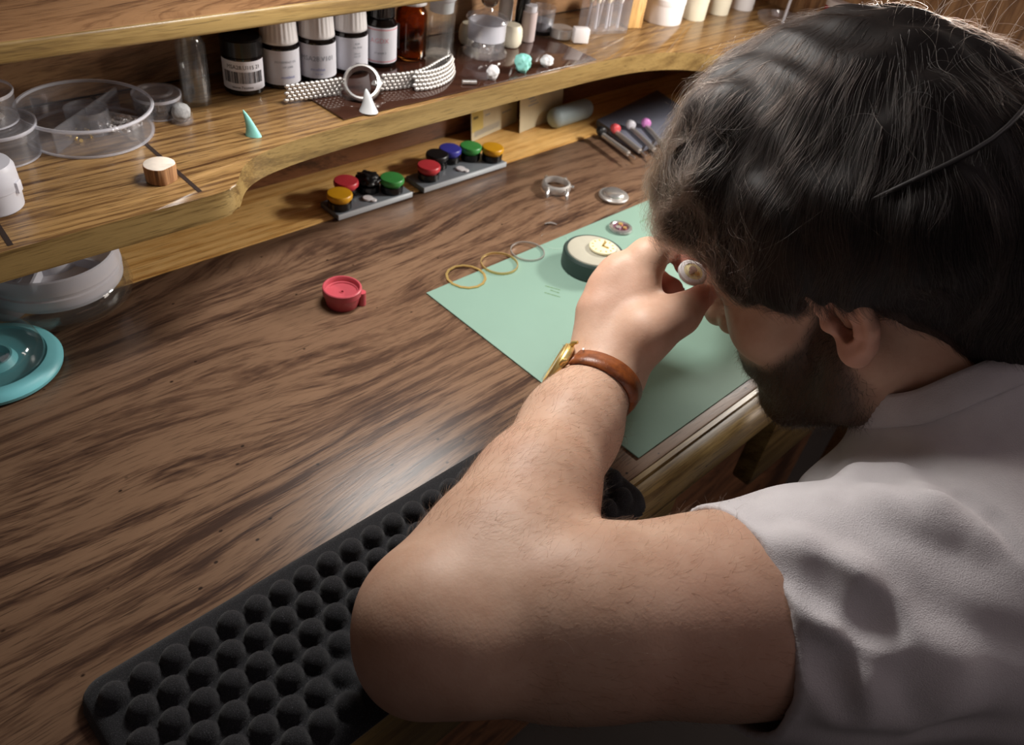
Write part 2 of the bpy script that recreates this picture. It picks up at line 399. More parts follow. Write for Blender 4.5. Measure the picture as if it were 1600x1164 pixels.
# ================================================================ the sitter (one smooth body surface from a distance field)
class Field:
    def __init__(self, lo, hi, h, pad=0.03):
        self.lo = np.array(lo, np.float64); self.h = h; self.pad = pad
        self.n = np.ceil((np.array(hi) - self.lo) / h).astype(int) + 1
        self.D = np.full(self.n, 0.08, np.float32)
    def sub(self, blo, bhi):
        i0 = np.clip(np.floor((np.array(blo) - self.lo) / self.h).astype(int), 0, self.n)
        i1 = np.clip(np.ceil((np.array(bhi) - self.lo) / self.h).astype(int) + 1, 0, self.n)
        if np.any(i1 <= i0): return None
        ax = [(self.lo[k] + self.h * np.arange(i0[k], i1[k])).astype(np.float32) for k in range(3)]
        return tuple(slice(i0[k], i1[k]) for k in range(3)), np.meshgrid(*ax, indexing='ij', sparse=True)
    def apply(self, fn, blo, bhi, k, mode='add'):
        r = self.sub(blo, bhi)
        if r is None: return
        sl, (X, Y, Z) = r
        d = fn(X, Y, Z); a = self.D[sl]
        if mode == 'add':
            if k > 0:
                hh = np.maximum(k - np.abs(a - d), 0) / k
                self.D[sl] = np.minimum(a, d) - hh * hh * k * 0.25
            else: self.D[sl] = np.minimum(a, d)
        else:
            d = -d
            if k > 0:
                hh = np.maximum(k - np.abs(a - d), 0) / k
                self.D[sl] = np.maximum(a, d) + hh * hh * k * 0.25
            else: self.D[sl] = np.maximum(a, d)
    def cone(self, a, b, ra, rb, k=0.01, mode='add'):
        a = np.array(a, float); b = np.array(b, float); ba = b - a; L2 = float(ba @ ba) + 1e-12
        R = max(ra, rb) + (max(k, self.pad) if mode == 'add' else k) + 2.5 * self.h
        def fn(X, Y, Z):
            px, py, pz = X - a[0], Y - a[1], Z - a[2]
            t = np.clip((px * ba[0] + py * ba[1] + pz * ba[2]) / L2, 0, 1)
            return np.sqrt((px - t * ba[0]) ** 2 + (py - t * ba[1]) ** 2 + (pz - t * ba[2]) ** 2) - (ra + (rb - ra) * t)
        self.apply(fn, np.minimum(a, b) - R, np.maximum(a, b) + R, k, mode)
    def ball(self, c, r, k=0.01, mode='add'):
        self.cone(c, np.array(c) + 1e-5, r, r, k, mode)
    def ell(self, c, axes, rad, k=0.01, mode='add'):
        """ellipsoid with orthonormal axes (rows) and radii"""
        c = np.array(c, float); A = np.array(axes, float); rad = np.array(rad, float); R = rad.max() + (max(k, self.pad) if mode == 'add' else k) + 2.5 * self.h
        def fn(X, Y, Z):
            px, py, pz = X - c[0], Y - c[1], Z - c[2]
            q = [(px * A[i, 0] + py * A[i, 1] + pz * A[i, 2]) / rad[i] for i in range(3)]
            g = [q[i] / rad[i] for i in range(3)]
            k0 = np.sqrt(q[0] ** 2 + q[1] ** 2 + q[2] ** 2); k1 = np.sqrt(g[0] ** 2 + g[1] ** 2 + g[2] ** 2) + 1e-9
            return k0 * (k0 - 1) / k1
        self.apply(fn, c - R, c + R, k, mode)
    def chain(self, pts, rads, k=0.01, mode='add'):
        for i in range(len(pts) - 1): self.cone(pts[i], pts[i + 1], rads[i], rads[i + 1], k, mode)
    def sample(self, P):
        """trilinear values at points (n, 3)"""
        q = (np.atleast_2d(P) - self.lo) / self.h
        i = np.clip(np.floor(q).astype(int), 0, self.n - 2); t = np.clip(q - i, 0, 1)
        out = 0
        for dx in (0, 1):
            for dy in (0, 1):
                for dz in (0, 1):
                    w = (t[:, 0] if dx else 1 - t[:, 0]) * (t[:, 1] if dy else 1 - t[:, 1]) * (t[:, 2] if dz else 1 - t[:, 2])
                    out = out + w * self.D[i[:, 0] + dx, i[:, 1] + dy, i[:, 2] + dz]
        return out
    def grad(self, P):
        e = self.h
        g = np.stack([self.sample(P + np.eye(3)[k] * e) - self.sample(P - np.eye(3)[k] * e) for k in range(3)], 1)
        return g / (np.linalg.norm(g, axis=1, keepdims=True) + 1e-9)
    def hit(self, x, y, d0=0.25, d1=0.75):
        """first surface point on the camera ray"""
        ds = np.arange(d0, d1, 0.001); P = np.array([wd(x, y, d) for d in ds]); v = self.sample(P)
        j = np.argmax(v < 0)
        return P[j] if v[j] < 0 else None
    def mesh(self):
        D = self.D; ins = D < 0
        nx, ny, nz = D.shape
        s = np.zeros((nx - 1, ny - 1, nz - 1), np.uint8)
        for dx in (0, 1):
            for dy in (0, 1):
                for dz in (0, 1): s += ins[dx:nx - 1 + dx, dy:ny - 1 + dy, dz:nz - 1 + dz]
        act = (s > 0) & (s < 8)
        I = np.argwhere(act); idx = np.full(act.shape, -1, np.int32); idx[act] = np.arange(len(I))
        acc = np.zeros((len(I), 3)); cnt = np.zeros(len(I))
        cs = [(0, 0, 0), (1, 0, 0), (0, 1, 0), (1, 1, 0), (0, 0, 1), (1, 0, 1), (0, 1, 1), (1, 1, 1)]
        val = [D[I[:, 0] + c[0], I[:, 1] + c[1], I[:, 2] + c[2]] for c in cs]
        for a in range(8):
            for b in range(a + 1, 8):
                if sum(abs(cs[a][q] - cs[b][q]) for q in range(3)) != 1: continue
                va, vb = val[a], val[b]; m = (va < 0) != (vb < 0)
                t = np.where(m, va / np.where(m, va - vb, 1), 0)[:, None]
                acc += np.where(m[:, None], np.array(cs[a]) + t * (np.array(cs[b]) - np.array(cs[a])), 0); cnt += m
        V = self.lo + self.h * (I + acc / cnt[:, None])
        F = []
        for ax in range(3):
            u, w = [(1, 2), (2, 0), (0, 1)][ax]
            sl0 = [slice(1, -1)] * 3; sl1 = [slice(1, -1)] * 3
            sl0[ax] = slice(0, -1); sl1[ax] = slice(1, None)
            a, b = ins[tuple(sl0)], ins[tuple(sl1)]
            ch = np.argwhere(a != b); off = np.array([1, 1, 1]); off[ax] = 0; P = ch + off
            flip = a[ch[:, 0], ch[:, 1], ch[:, 2]]
            eu = np.zeros(3, int); eu[u] = 1; ew = np.zeros(3, int); ew[w] = 1
            q = [P - eu - ew, P - ew, P, P - eu]
            ids = np.stack([idx[c[:, 0], c[:, 1], c[:, 2]] for c in q], 1)
            ids = np.where(flip[:, None], ids, ids[:, ::-1]); F.append(ids)
        return V, np.concatenate(F)
def fast_obj(name, V, F, mat, parent=None, inv=None):
    me = bpy.data.meshes.new(name)
    me.vertices.add(len(V)); me.vertices.foreach_set('co', np.asarray(V, np.float32).ravel())
    me.loops.add(F.size); me.loops.foreach_set('vertex_index', np.asarray(F, np.int32).ravel())
    me.polygons.add(len(F)); me.polygons.foreach_set('loop_start', np.arange(0, F.size, F.shape[1], dtype=np.int32))
    me.polygons.foreach_set('use_smooth', np.ones(len(F), bool))
    me.update(calc_edges=True); me.validate()
    me.materials.append(mat)
    o = bpy.data.objects.new(name, me); COL.objects.link(o)
    if parent is not None:
        o.parent = parent
        if inv is not None: o.matrix_parent_inverse = inv
    return o
def add_attr(o, name, vals):
    a = o.data.attributes.new(name, 'FLOAT', 'POINT'); a.data.foreach_set('value', np.asarray(vals, np.float32))

# head frame: forward, left, up
HO = np.array([0.484, 0.131, 0.156])
HF = np.array([-0.126, 0.824, -0.553]); HL = np.array([-0.977, -0.199, -0.073]); HU = np.array([-0.17, 0.531, 0.83])
HF /= np.linalg.norm(HF); HU -= HF * (HU @ HF); HU /= np.linalg.norm(HU); HL = np.cross(HU, HF)
HA = np.stack([HF, HL, HU])
def hp(f, l, u): return HO + f * HF + l * HL + u * HU
def to_head(P): return (np.asarray(P) - HO) @ HA.T

# joints
SH_L = np.array([0.375, -0.012, 0.046]); EL = np.array([0.1515, 0.1495, 0.053]); WR = np.array([0.352, 0.221, 0.056])
SH_R = np.array([0.735, -0.03, 0.045]); EL_R = np.array([0.83, 0.20, 0.048]); WR_R = np.array([0.600, 0.262, 0.085])
NECK = np.array([0.522, -0.018, 0.072])

body = Field((0.085, -0.20, -0.14), (0.90, 0.33, 0.335), 0.0016)
b = body
# torso under the shirt, neck
b.ell((0.555, -0.08, -0.03), np.eye(3), (0.14, 0.075, 0.075), 0.0)
b.cone((0.55, -0.045, 0.040), SH_L, 0.052, 0.050, 0.02); b.cone((0.55, -0.045, 0.040), SH_R, 0.052, 0.050, 0.02)
b.cone(hp(-0.032, 0, -0.035), NECK, 0.053, 0.058, 0.03)
b.cone(hp(-0.01, 0.045, -0.045), NECK + np.array([0.0, 0.055, -0.03]), 0.016, 0.014, 0.03)
b.cone(hp(-0.01, -0.045, -0.045), NECK + np.array([0.0, 0.055, -0.03]), 0.016, 0.014, 0.03)
# skull and face
b.ell(hp(-0.008, 0, 0.052), HA, (0.094, 0.073, 0.083), 0.03)
b.ell(hp(0.035, 0, 0.040), HA, (0.062, 0.060, 0.058), 0.02)
b.cone(hp(0.043, 0, 0.0), hp(0.046, 0, -0.055), 0.056, 0.046, 0.02)
for s in (-1, 1):
    b.cone(hp(0.0, 0.052 * s, -0.040), hp(0.008, 0.050 * s, -0.066), 0.020, 0.016, 0.02)
    b.cone(hp(0.008, 0.050 * s, -0.066), hp(0.074, 0.012 * s, -0.104), 0.019, 0.016, 0.02)
    b.ball(hp(0.056, 0.043 * s, -0.020), 0.024, 0.02)
    b.cone(hp(0.085, 0.005 * s, 0.036), hp(0.070, 0.042 * s, 0.036), 0.012, 0.012, 0.014)
    b.ball(hp(0.100, 0.032 * s, 0.014), 0.0165, 0.014, 'sub')
    b.ball(hp(0.0745, 0.032 * s, 0.013), 0.0145, 0.005)
    b.cone(hp(0.086, 0.021 * s, 0.013), hp(0.079, 0.046 * s, 0.013), 0.0016, 0.0012, 0.003, 'sub')
b.ell(hp(0.040, 0, -0.062), HA, (0.046, 0.046, 0.044), 0.02)
b.ell(hp(0.074, 0, -0.052), HA, (0.026, 0.034, 0.028), 0.015)
b.ball(hp(0.083, 0, -0.101), 0.0165, 0.014)
b.cone(hp(0.091, 0, 0.026), hp(0.112, 0, -0.020), 0.008, 0.010, 0.010)
b.ball(hp(0.1135, 0, -0.027), 0.0115, 0.006)
for s in (-1, 1):
    b.ball(hp(0.100, 0.012 * s, -0.031), 0.0088, 0.006)
    b.ball(hp(0.107, 0.0065 * s, -0.039), 0.0038, 0.003, 'sub')
    b.cone(hp(0.0995, 0.004 * s, -0.0605), hp(0.089, 0.023 * s, -0.066), 0.0062, 0.0028, 0.005)
    b.cone(hp(0.0970, 0.003 * s, -0.0725), hp(0.088, 0.021 * s, -0.0675), 0.0072, 0.0028, 0.005)
b.cone(hp(0.106, -0.02, -0.0665), hp(0.106, 0.02, -0.0665), 0.0018, 0.0018, 0.004, 'sub')
# ears
for s in (-1, 1):
    ax = np.stack([HF * 0.985 - HL * s * 0.17, HL * s * 0.985 + HF * 0.17, HU])
    tilt = math.radians(12)
    a0 = ax[0] * math.cos(tilt) + ax[2] * math.sin(tilt) * -1; a2 = ax[2] * math.cos(tilt) + ax[0] * math.sin(tilt)
    ax = np.stack([a0, ax[1], a2]); c = hp(-0.012, 0.0785 * s, 0.004)
    q = lambda f, n, u: c + 0.9 * f * ax[0] + n * ax[1] + 0.88 * u * ax[2]
    b.ell(q(-0.001, 0, 0.003), ax, (0.017, 0.0055, 0.029), 0.006)
    b.ball(q(0.006, 0.000, -0.027), 0.0088, 0.008)
    rim = [q(0.012, 0.004, 0.008), q(0.012, 0.005, 0.022), q(0.003, 0.006, 0.0315), q(-0.008, 0.006, 0.030), q(-0.0165, 0.006, 0.020), q(-0.0185, 0.006, 0.006), q(-0.0155, 0.005, -0.010), q(-0.007, 0.004, -0.023), q(0.004, 0.002, -0.029)]
    b.chain(rim, [0.0036, 0.004, 0.0042, 0.0042, 0.0042, 0.004, 0.0038, 0.0042, 0.006], 0.004)
    b.chain([q(-0.004, 0.004, 0.018), q(-0.009, 0.005, 0.005), q(-0.006, 0.004, -0.010), q(0.002, 0.004, -0.0165)], [0.003, 0.0035, 0.0035, 0.003], 0.004)
    b.ell(q(0.002, 0.004, -0.002), ax, (0.0072, 0.012, 0.0125), 0.002, 'sub')
    b.ball(q(0.0040, -0.006, 0.0), 0.0062, 0.002, 'sub')
    b.ball(q(0.0125, 0.002, -0.003), 0.0052, 0.004)
# left arm (the one on the pad)
ud = SH_L - EL
b.chain([SH_L, EL + ud * 0.55, EL + ud * 0.22, EL], [0.056, 0.0475, 0.045, 0.0375], 0.02)
b.cone(EL + ud * 0.35 + np.array([-0.008, -0.004, 0.008]), EL + ud * 0.75 + np.array([-0.004, 0, 0.006]), 0.038, 0.042, 0.025)
fd = WR - EL
pro = np.array([0.0, 0.0, 1.0])
b.chain([EL, EL + fd * 0.22 + CM[0] * 0.006, EL + fd * 0.45 + CM[0] * 0.006, EL + fd * 0.75 + CM[0] * 0.002, WR], [0.0365, 0.0365, 0.0340, 0.0285, 0.0255], 0.02)
b.ball(EL + np.array([-0.014, -0.002, -0.016]), 0.022, 0.02)
b.ball(EL + np.array([0.002, -0.026, 0.004]), 0.022, 0.02)
b.ball(EL + fd * 0.27 + np.array([0.010, -0.018, 0.004]), 0.028, 0.02)
# left hand
H = {}
P_ = lambda x, y, d: wd(x, y, d)
K = [P_(1012, 402, 0.551), P_(968, 427, 0.556), P_(947, 453, 0.557), P_(930, 488, 0.553)]
Wk = [P_(962, 588, 0.541), P_(950, 590, 0.545), P_(938, 592, 0.547), P_(927, 594, 0.547)]
for i in range(4):
    b.cone(Wk[i], K[i], 0.0165, 0.0125 if i < 3 else 0.0115, 0.014)
    b.ball(K[i] - CM[2] * 0.001, (0.0125, 0.0128, 0.0118, 0.0108)[i], 0.006)
# palm side fullness
b.cone(P_(985, 520, 0.560), P_(955, 520, 0.568), 0.019, 0.016, 0.016)
fing = [
    [K[0], P_(1049, 384, 0.588), P_(1068, 396, 0.590), P_(1070, 413, 0.580)],
    [K[1], P_(995, 418, 0.606), P_(1025, 440, 0.606), P_(1049, 452, 0.588)],
    [K[2], P_(968, 450, 0.610), P_(998, 470, 0.610), P_(1014, 480, 0.592)],
    [K[3], P_(946, 488, 0.600), P_(972, 500, 0.600), P_(988, 506, 0.586)]]
fr = [[0.0118, 0.0102, 0.0090, 0.0080], [0.0118, 0.0104, 0.0094, 0.0088], [0.0112, 0.0098, 0.0088, 0.0078], [0.0102, 0.0088, 0.0078, 0.0070]]
for pts, rr in zip(fing, fr): b.chain(pts, rr, 0.0045)
b.chain([P_(968, 566, 0.543), P_(1012, 520, 0.535), P_(1062, 492, 0.540), P_(1094, 464, 0.549)], [0.0185, 0.0165, 0.0118, 0.0088], 0.012)
b.cone(P_(1000, 470, 0.556), P_(1016, 500, 0.546), 0.013, 0.012, 0.012)
# right arm and hand, mostly behind the head
b.chain([SH_R, SH_R * 0.5 + EL_R * 0.5, EL_R], [0.056, 0.047, 0.040], 0.02)
b.chain([EL_R, EL_R * 0.7 + WR_R * 0.3, WR_R], [0.039, 0.042, 0.026], 0.02)
RK = [P_(1125, 352, 0.628), P_(1140, 340, 0.640), P_(1152, 350, 0.655), P_(1160, 362, 0.668)]
for i in range(4): b.cone(WR_R + np.array([0, -0.012 + 0.008 * i, 0.004 - 0.002 * i]), RK[i], 0.016, 0.0118, 0.014)
rf = [
    [RK[0], P_(1096, 318, 0.612), P_(1080, 348, 0.596), P_(1079, 398, 0.577)],
    [RK[1], P_(1112, 330, 0.640), P_(1096, 368, 0.628), P_(1100, 405, 0.620)],
    [RK[2], P_(1122, 348, 0.662), P_(1104, 380, 0.655), P_(1108, 412, 0.645)],
    [RK[3], P_(1136, 372, 0.676), P_(1120, 396, 0.670), P_(1122, 420, 0.660)]]
for pts, rr in zip(rf, fr): b.chain(pts, rr, 0.0045)
b.chain([WR_R + np.array([-0.01, 0.004, -0.004]), P_(1142, 412, 0.622), P_(1118, 425, 0.604), P_(1102, 428, 0.588)], [0.018, 0.0145, 0.0112, 0.0085], 0.012)

# soften tiny steps, then skin
BV, BF = body.mesh()
skin = NT('skin')
c = skin.coord()
n1 = skin.noise(c, 38, 4, 0.6); n2 = skin.noise(c, 9, 3)
col = skin.ramp(n1, [(0.3, lin(188, 149, 125)), (0.7, lin(206, 171, 148))])
col = skin.mix(skin.ramp(n2, [(0.45, (0, 0, 0, 1)), (0.75, (0.45, 0.45, 0.45, 1))]), col, lin(192, 140, 120))
at_r = skin.node('ShaderNodeAttribute'); at_r.attribute_name = 'red'
col = skin.mix(at_r.outputs['Fac'], col, lin(200, 92, 88))
at_b = skin.node('ShaderNodeAttribute'); at_b.attribute_name = 'stubble'
col = skin.mix(at_b.outputs['Fac'], col, lin(44, 33, 28))
skin.link(col, skin.b.inputs['Base Color'])
skin.set(Roughness=0.52); skin.b.inputs['Specular IOR Level'].default_value = 0.35
skin.b.inputs['Subsurface Weight'].default_value = 0.12; skin.b.inputs['Subsurface Radius'].default_value = (0.006, 0.0025, 0.0015)
skin.b.inputs['Subsurface Scale'].default_value = 1.0
skin.bump(skin.math('ADD', skin.noise(c, 700, 2), skin.math('MULTIPLY', skin.noise(c, 180, 2), 1.2)), 0.16, 0.0007)

person = thing('person', 'dark-haired bearded person in a pale t-shirt leaning over the bench', 'person', (0.56, -0.2, -0.45))
pinv = Matrix.Translation(-Vector((0.56, -0.2, -0.45)))
bodyo = fast_obj('body', BV, BF, skin.m, person, pinv)
hc = to_head(BV)
def sstep(x, a, bb): t = np.clip((x - a) / (bb - a), 0, 1); return t * t * (3 - 2 * t)
def beard_mask(h):
    f, l, u = h[:, 0], np.abs(h[:, 1]), h[:, 2]
    # cheek line: from the sideburn in front of the ear down to the corner of the mouth; lower line on the throat
    top = np.interp(f, [-0.02, 0.012, 0.03, 0.06, 0.085, 0.11], [-0.062, 0.002, -0.024, -0.044, -0.048, -0.044])
    low = np.interp(f, [-0.03, 0.0, 0.04, 0.08], [-0.075, -0.098, -0.122, -0.135])
    m = sstep(top - u, -0.006, 0.010) * sstep(u - low, -0.012, 0.010) * sstep(f, -0.022, 0.004)
    lip = (np.abs(u + 0.0665) < 0.0105) & (f > 0.086) & (l < 0.022)
    near = np.linalg.norm(h, axis=1) < 0.2
    return m * near * (~lip)
bm_ = beard_mask(hc)
add_attr(bodyo, 'stubble', bm_ * 0.88)
red = np.zeros(len(BV))
for p, r, a in [(fing[0][3], 0.03, 0.75), (fing[0][2], 0.025, 0.6), (fing[1][3], 0.03, 0.8), (fing[1][2], 0.022, 0.6), (P_(1094, 464, 0.549), 0.022, 0.65), (rf[0][3], 0.03, 0.35), (EL + np.array([-0.02, 0, -0.01]), 0.035, 0.12), (K[0], 0.014, 0.15), (K[1], 0.014, 0.2), (K[2], 0.014, 0.2)]:
    red = np.maximum(red, a * np.clip(1 - np.linalg.norm(BV - p, axis=1) / r, 0, 1))
for s in (-1, 1): red = np.maximum(red, 0.22 * np.clip(1 - np.linalg.norm(BV - hp(-0.014, 0.08 * s, -0.005), axis=1) / 0.035, 0, 1))
lipm = (np.abs(hc[:, 2] + 0.0665) < 0.010) & (hc[:, 0] > 0.088) & (np.abs(hc[:, 1]) < 0.02)
red = np.maximum(red, 0.35 * lipm); add_attr(bodyo, 'red', red)
# eyes
M_EYE = NT('eye'); M_EYE.set(Roughness=0.1)
ec = M_EYE.node('ShaderNodeSeparateXYZ'); M_EYE.link(M_EYE.coord(), ec.inputs[0])
M_EYE.link(M_EYE.ramp(M_EYE.math('DIVIDE', ec.outputs[0], 0.0125), [(0.0, lin(225, 218, 210)), (0.85, lin(225, 218, 210)), (0.87, lin(70, 45, 28)), (0.955, lin(60, 38, 24)), (0.96, lin(6, 5, 5))]), M_EYE.b.inputs['Base Color'])
eV, eF = lathe_data([(0.0125 * math.sin(PI * k / 16), 0.0125 * math.cos(PI * k / 16)) for k in range(17)], 24)
for s in (-1, 1):
    R = Matrix(((HF[0], HL[0], HU[0]), (HF[1], HL[1], HU[1]), (HF[2], HL[2], HU[2])))
    e = obj('eye', [(v[2], v[0], v[1]) for v in eV], eF, M_EYE.m, person)
    e.matrix_parent_inverse = pinv; e.matrix_basis = Matrix.Translation(hp(0.0755, 0.032 * s, 0.0125)) @ R.to_4x4()
# thumb nail
M_NAIL = plain('nail', lin(226, 178, 164), 0.28, spec=0.5)
def nail(tip, back, normal, w, ln):
    t = (tip - back); t /= np.linalg.norm(t); n = normal - t * (normal @ t); n /= np.linalg.norm(n); s = np.cross(t, n)
    V, F = [], []
    for i in range(7):
        for j in range(7):
            a = (j / 6 - 0.5) * 2; q = i / 6
            ww = w * (0.86 + 0.14 * math.sin(PI * min(q * 1.2, 1)))
            V.append(tip + t * (q * ln - ln * 0.62) + s * a * ww + n * (-(a * a) * w * 0.42 - 0.0012 * (q - 0.5) ** 2 * 4))
    for i in range(6):
        for j in range(6): F.append((i * 7 + j, i * 7 + j + 1, i * 7 + j + 8, i * 7 + j + 7))
    o = obj('nail', V, F, M_NAIL, person); o.matrix_parent_inverse = pinv
    m = o.modifiers.new('thick', 'SOLIDIFY'); m.thickness = 0.0006
tt_, tb_ = P_(1094, 464, 0.549), P_(1062, 492, 0.540)
nn_ = CM[1] * 0.75 + CM[0] * 0.55 - CM[2] * 0.45; nn_ /= np.linalg.norm(nn_)
nail(tt_ + nn_ * 0.0092, tb_, nn_, 0.0062, 0.0125)
for i in range(4):
    tp, bp = fing[i][3], fing[i][2]
    # nails face away from the palm
    nrm = (bp - K[i]) + (tp - bp) * 0; nrm = np.cross(np.cross(tp - bp, nrm), tp - bp); nrm /= (np.linalg.norm(nrm) + 1e-9)
    nail(tp + nrm * (fr[i][3] + 0.0002), bp, nrm, 0.0050, 0.010)

# ---------------------------------------------------------------- t-shirt
sh = Field((0.20, -0.36, -0.42), (0.92, 0.14, 0.17), 0.0020, 0.055)
s_ = sh
s_.cone((0.470, -0.052, -0.005), (0.620, -0.065, -0.005), 0.122, 0.122, 0.0)
s_.cone((0.500, -0.10, -0.05), (0.545, -0.20, -0.30), 0.135, 0.150, 0.05); s_.cone((0.610, -0.10, -0.05), (0.585, -0.20, -0.30), 0.135, 0.150, 0.05)
s_.cone((0.54, -0.045, 0.060), SH_L + np.array([0.012, -0.006, 0.010]), 0.074, 0.064, 0.04)
s_.cone((0.54, -0.045, 0.060), SH_R + np.array([-0.012, -0.006, 0.010]), 0.074, 0.064, 0.04)
s_.cone((0.445, 0.020, 0.012), (0.412, 0.016, 0.004), 0.066, 0.066, 0.03); s_.cone((0.42, 0.030, 0.015), (0.358, 0.042, 0.008), 0.055, 0.034, 0.03)
NA = 0.36 * HF + 0.93 * HU; NA /= np.linalg.norm(NA); NC = hp(-0.040, 0, -0.084)
s_.cone(NC - NA * 0.07, NC - NA * 0.014, 0.088, 0.074, 0.03)
HEM = EL + ud * 0.56
s_.chain([SH_L + np.array([0.012, -0.010, 0.004]), SH_L * 0.45 + HEM * 0.55 + np.array([0.002, -0.002, -0.004]), EL + ud * 0.30], [0.071, 0.063, 0.0545], 0.03)
udr = SH_R - EL_R
s_.chain([SH_R, EL_R + udr * 0.5], [0.068, 0.058], 0.03)
# creases found on the cloth surface along picture paths: ridge (+) or furrow (-)
def crease(pts, r, depth, k, mode='add'):
    P3 = []
    for (x, y) in pts:
        h = sh.hit(x, y)
        if h is None: continue
        g = sh.grad(h[None])[0]; P3.append(h - g * depth)
    if len(P3) > 1: s_.chain(P3, [r * (0.55 if i in (0, len(P3) - 1) else 1) for i in range(len(P3))], k, mode)
CREASES_ADD = [([(1190, 845), (1250, 862), (1330, 905), (1400, 935)], 0.010, 0.0058, 0.012),
               ([(1225, 935), (1290, 970), (1370, 1015)], 0.008, 0.0045, 0.010),
               ([(1320, 800), (1380, 790), (1450, 800), (1520, 835)], 0.012, 0.0072, 0.014),
               ([(1290, 775), (1345, 745), (1400, 742), (1460, 770)], 0.010, 0.0052, 0.010),
               ([(1265, 1040), (1330, 1090), (1420, 1120)], 0.012, 0.008, 0.014),
               ([(1420, 1010), (1480, 1060), (1560, 1080)], 0.014, 0.010, 0.016)]
CREASES_SUB = [([(1205, 890), (1290, 925), (1360, 970), (1400, 985)], 0.008, -0.0052, 0.010),
               ([(1440, 758), (1500, 778), (1550, 812), (1592, 866)], 0.0045, -0.0034, 0.005),
               ([(1250, 1010), (1300, 1050), (1330, 1130)], 0.008, -0.0052, 0.010)]
for a in CREASES_ADD: crease(*a)
for a in CREASES_SUB: crease(*a, mode='sub')
# gentle wrinkling of the cloth
def wrinkle(X, Y, Z):
    return (np.sin(X * 95 + Y * 40 + 3 * np.sin(Z * 60)) * np.sin(Z * 70 + X * 30 + 1.0) * 0.0011 + np.sin(Y * 140 + Z * 60 + X * 25) * 0.0005)
r = sh.sub(sh.lo, sh.lo + sh.n * sh.h); sh.D += wrinkle(*r[1]).astype(np.float32)
solid = Field.__new__(Field); solid.lo, solid.h, solid.n, solid.D = sh.lo, sh.h, sh.n, sh.D.copy()
sh.D = np.maximum(sh.D, -(sh.D + 0.0050))
def halfspace(p, nrm, blo, bhi, k=0.0):
    nrm = np.array(nrm, float); nrm /= np.linalg.norm(nrm)
    s_.apply(lambda X, Y, Z: -((X - p[0]) * nrm[0] + (Y - p[1]) * nrm[1] + (Z - p[2]) * nrm[2]) , blo, bhi, k, 'sub')
# open hem of the left sleeve, of the right sleeve, of the shirt tail
udn = ud / np.linalg.norm(ud)
h1, h2 = wd(1075, 862, 0.452), wd(1238, 1150, 0.372)
ax_ = h2 - h1; nrm_ = -udn - ax_ / np.linalg.norm(ax_) * ((-udn) @ (ax_ / np.linalg.norm(ax_))); hc_ = (h1 + h2) / 2
halfspace(hc_, nrm_, (0.18, -0.09, -0.08), (0.345, 0.19, 0.16), 0.0025)
halfspace(EL_R + udr * 0.55, EL_R - SH_R, (0.77, -0.02, -0.08), (0.95, 0.25, 0.16))
halfspace((0, 0, -0.40), (0, 0, -1), (0, -0.5, -0.5), (1, 0.2, -0.36))
# neck opening
s_.cone(NC - NA * 0.035, NC + NA * 0.2, 0.060, 0.068, 0.002, 'sub')
SV, SF = sh.mesh()
cloth = NT('pale_cotton')
c = cloth.coord()
weave = cloth.noise(cloth.mapping(c, scale=(1, 1, 2.6)), 1300, 2)
cloth.link(cloth.ramp(cloth.noise(c, 30, 3), [(0.3, lin(206, 200, 202)), (0.7, lin(220, 215, 217))]), cloth.b.inputs['Base Color'])
cloth.set(Roughness=0.9); cloth.b.inputs['Specular IOR Level'].default_value = 0.15
cloth.b.inputs['Sheen Weight'].default_value = 0.25; cloth.b.inputs['Sheen Roughness'].default_value = 0.5
cloth.bump(cloth.math('ADD', weave, cloth.math('MULTIPLY', cloth.noise(c, 120, 2), 0.35)), 0.5, 0.0010)
shirt = fast_obj('t_shirt', SV, SF, cloth.m, person, pinv)
shirt['label'] = 'pale grey-white cotton t-shirt'
# ribbed collar around the neck opening
e1 = np.cross(NA, np.array([0, 0, 1.0])); e1 /= np.linalg.norm(e1); e2 = np.cross(NA, e1)
CV, CF = [], []
nseg, nr = 220, 9
for i in range(nseg):
    a = 2 * PI * i / nseg
    d = e1 * math.cos(a) + e2 * math.sin(a)
    # the band leans inwards from the cloth edge
    base = NC + d * 0.0745
    t = 0.0
    P0 = NC + d * 0.072
    lo_ = -0.05
    # find the cloth surface below along the axis
    ts = np.linspace(0.08, -0.10, 180); Q = P0[None] + NA[None] * ts[:, None]; v = solid.sample(Q)
    j = int(np.argmax(v < 0.001)); t0 = ts[j]
    for k in range(nr):
        q = k / (nr - 1)
        rib = 0.00045 * math.cos(a * 110) if 0 < k < nr - 1 else 0
        rad = 0.0745 - 0.010 * q + 0.0022 * math.sin(PI * q) + rib
        CV.append(NC + d * rad + NA * (t0 - 0.002 + 0.017 * q))
CV = np.array(CV).reshape(nseg, nr, 3)
for _ in range(14): CV = (np.roll(CV, 1, 0) * 0.25 + CV * 0.5 + np.roll(CV, -1, 0) * 0.25) if _ < 12 else CV
ang = np.arange(nseg)
CV += (np.cos(ang * PI)[:, None, None] * 0.0004) * (CV - NC) / np.linalg.norm(CV - NC, axis=2, keepdims=True) * np.array([0] + [1] * (nr - 2) + [0])[None, :, None]
for i in range(nseg):
    for k in range(nr - 1):
        a0, a1 = i * nr + k, ((i + 1) % nseg) * nr + k
        CF.append((a0, a1, a1 + 1, a0 + 1))
col_o = fast_obj('collar', CV.reshape(-1, 3), np.array(CF), cloth.m, shirt)
m = col_o.modifiers.new('thick', 'SOLIDIFY'); m.thickness = 0.0022; m.offset = 0

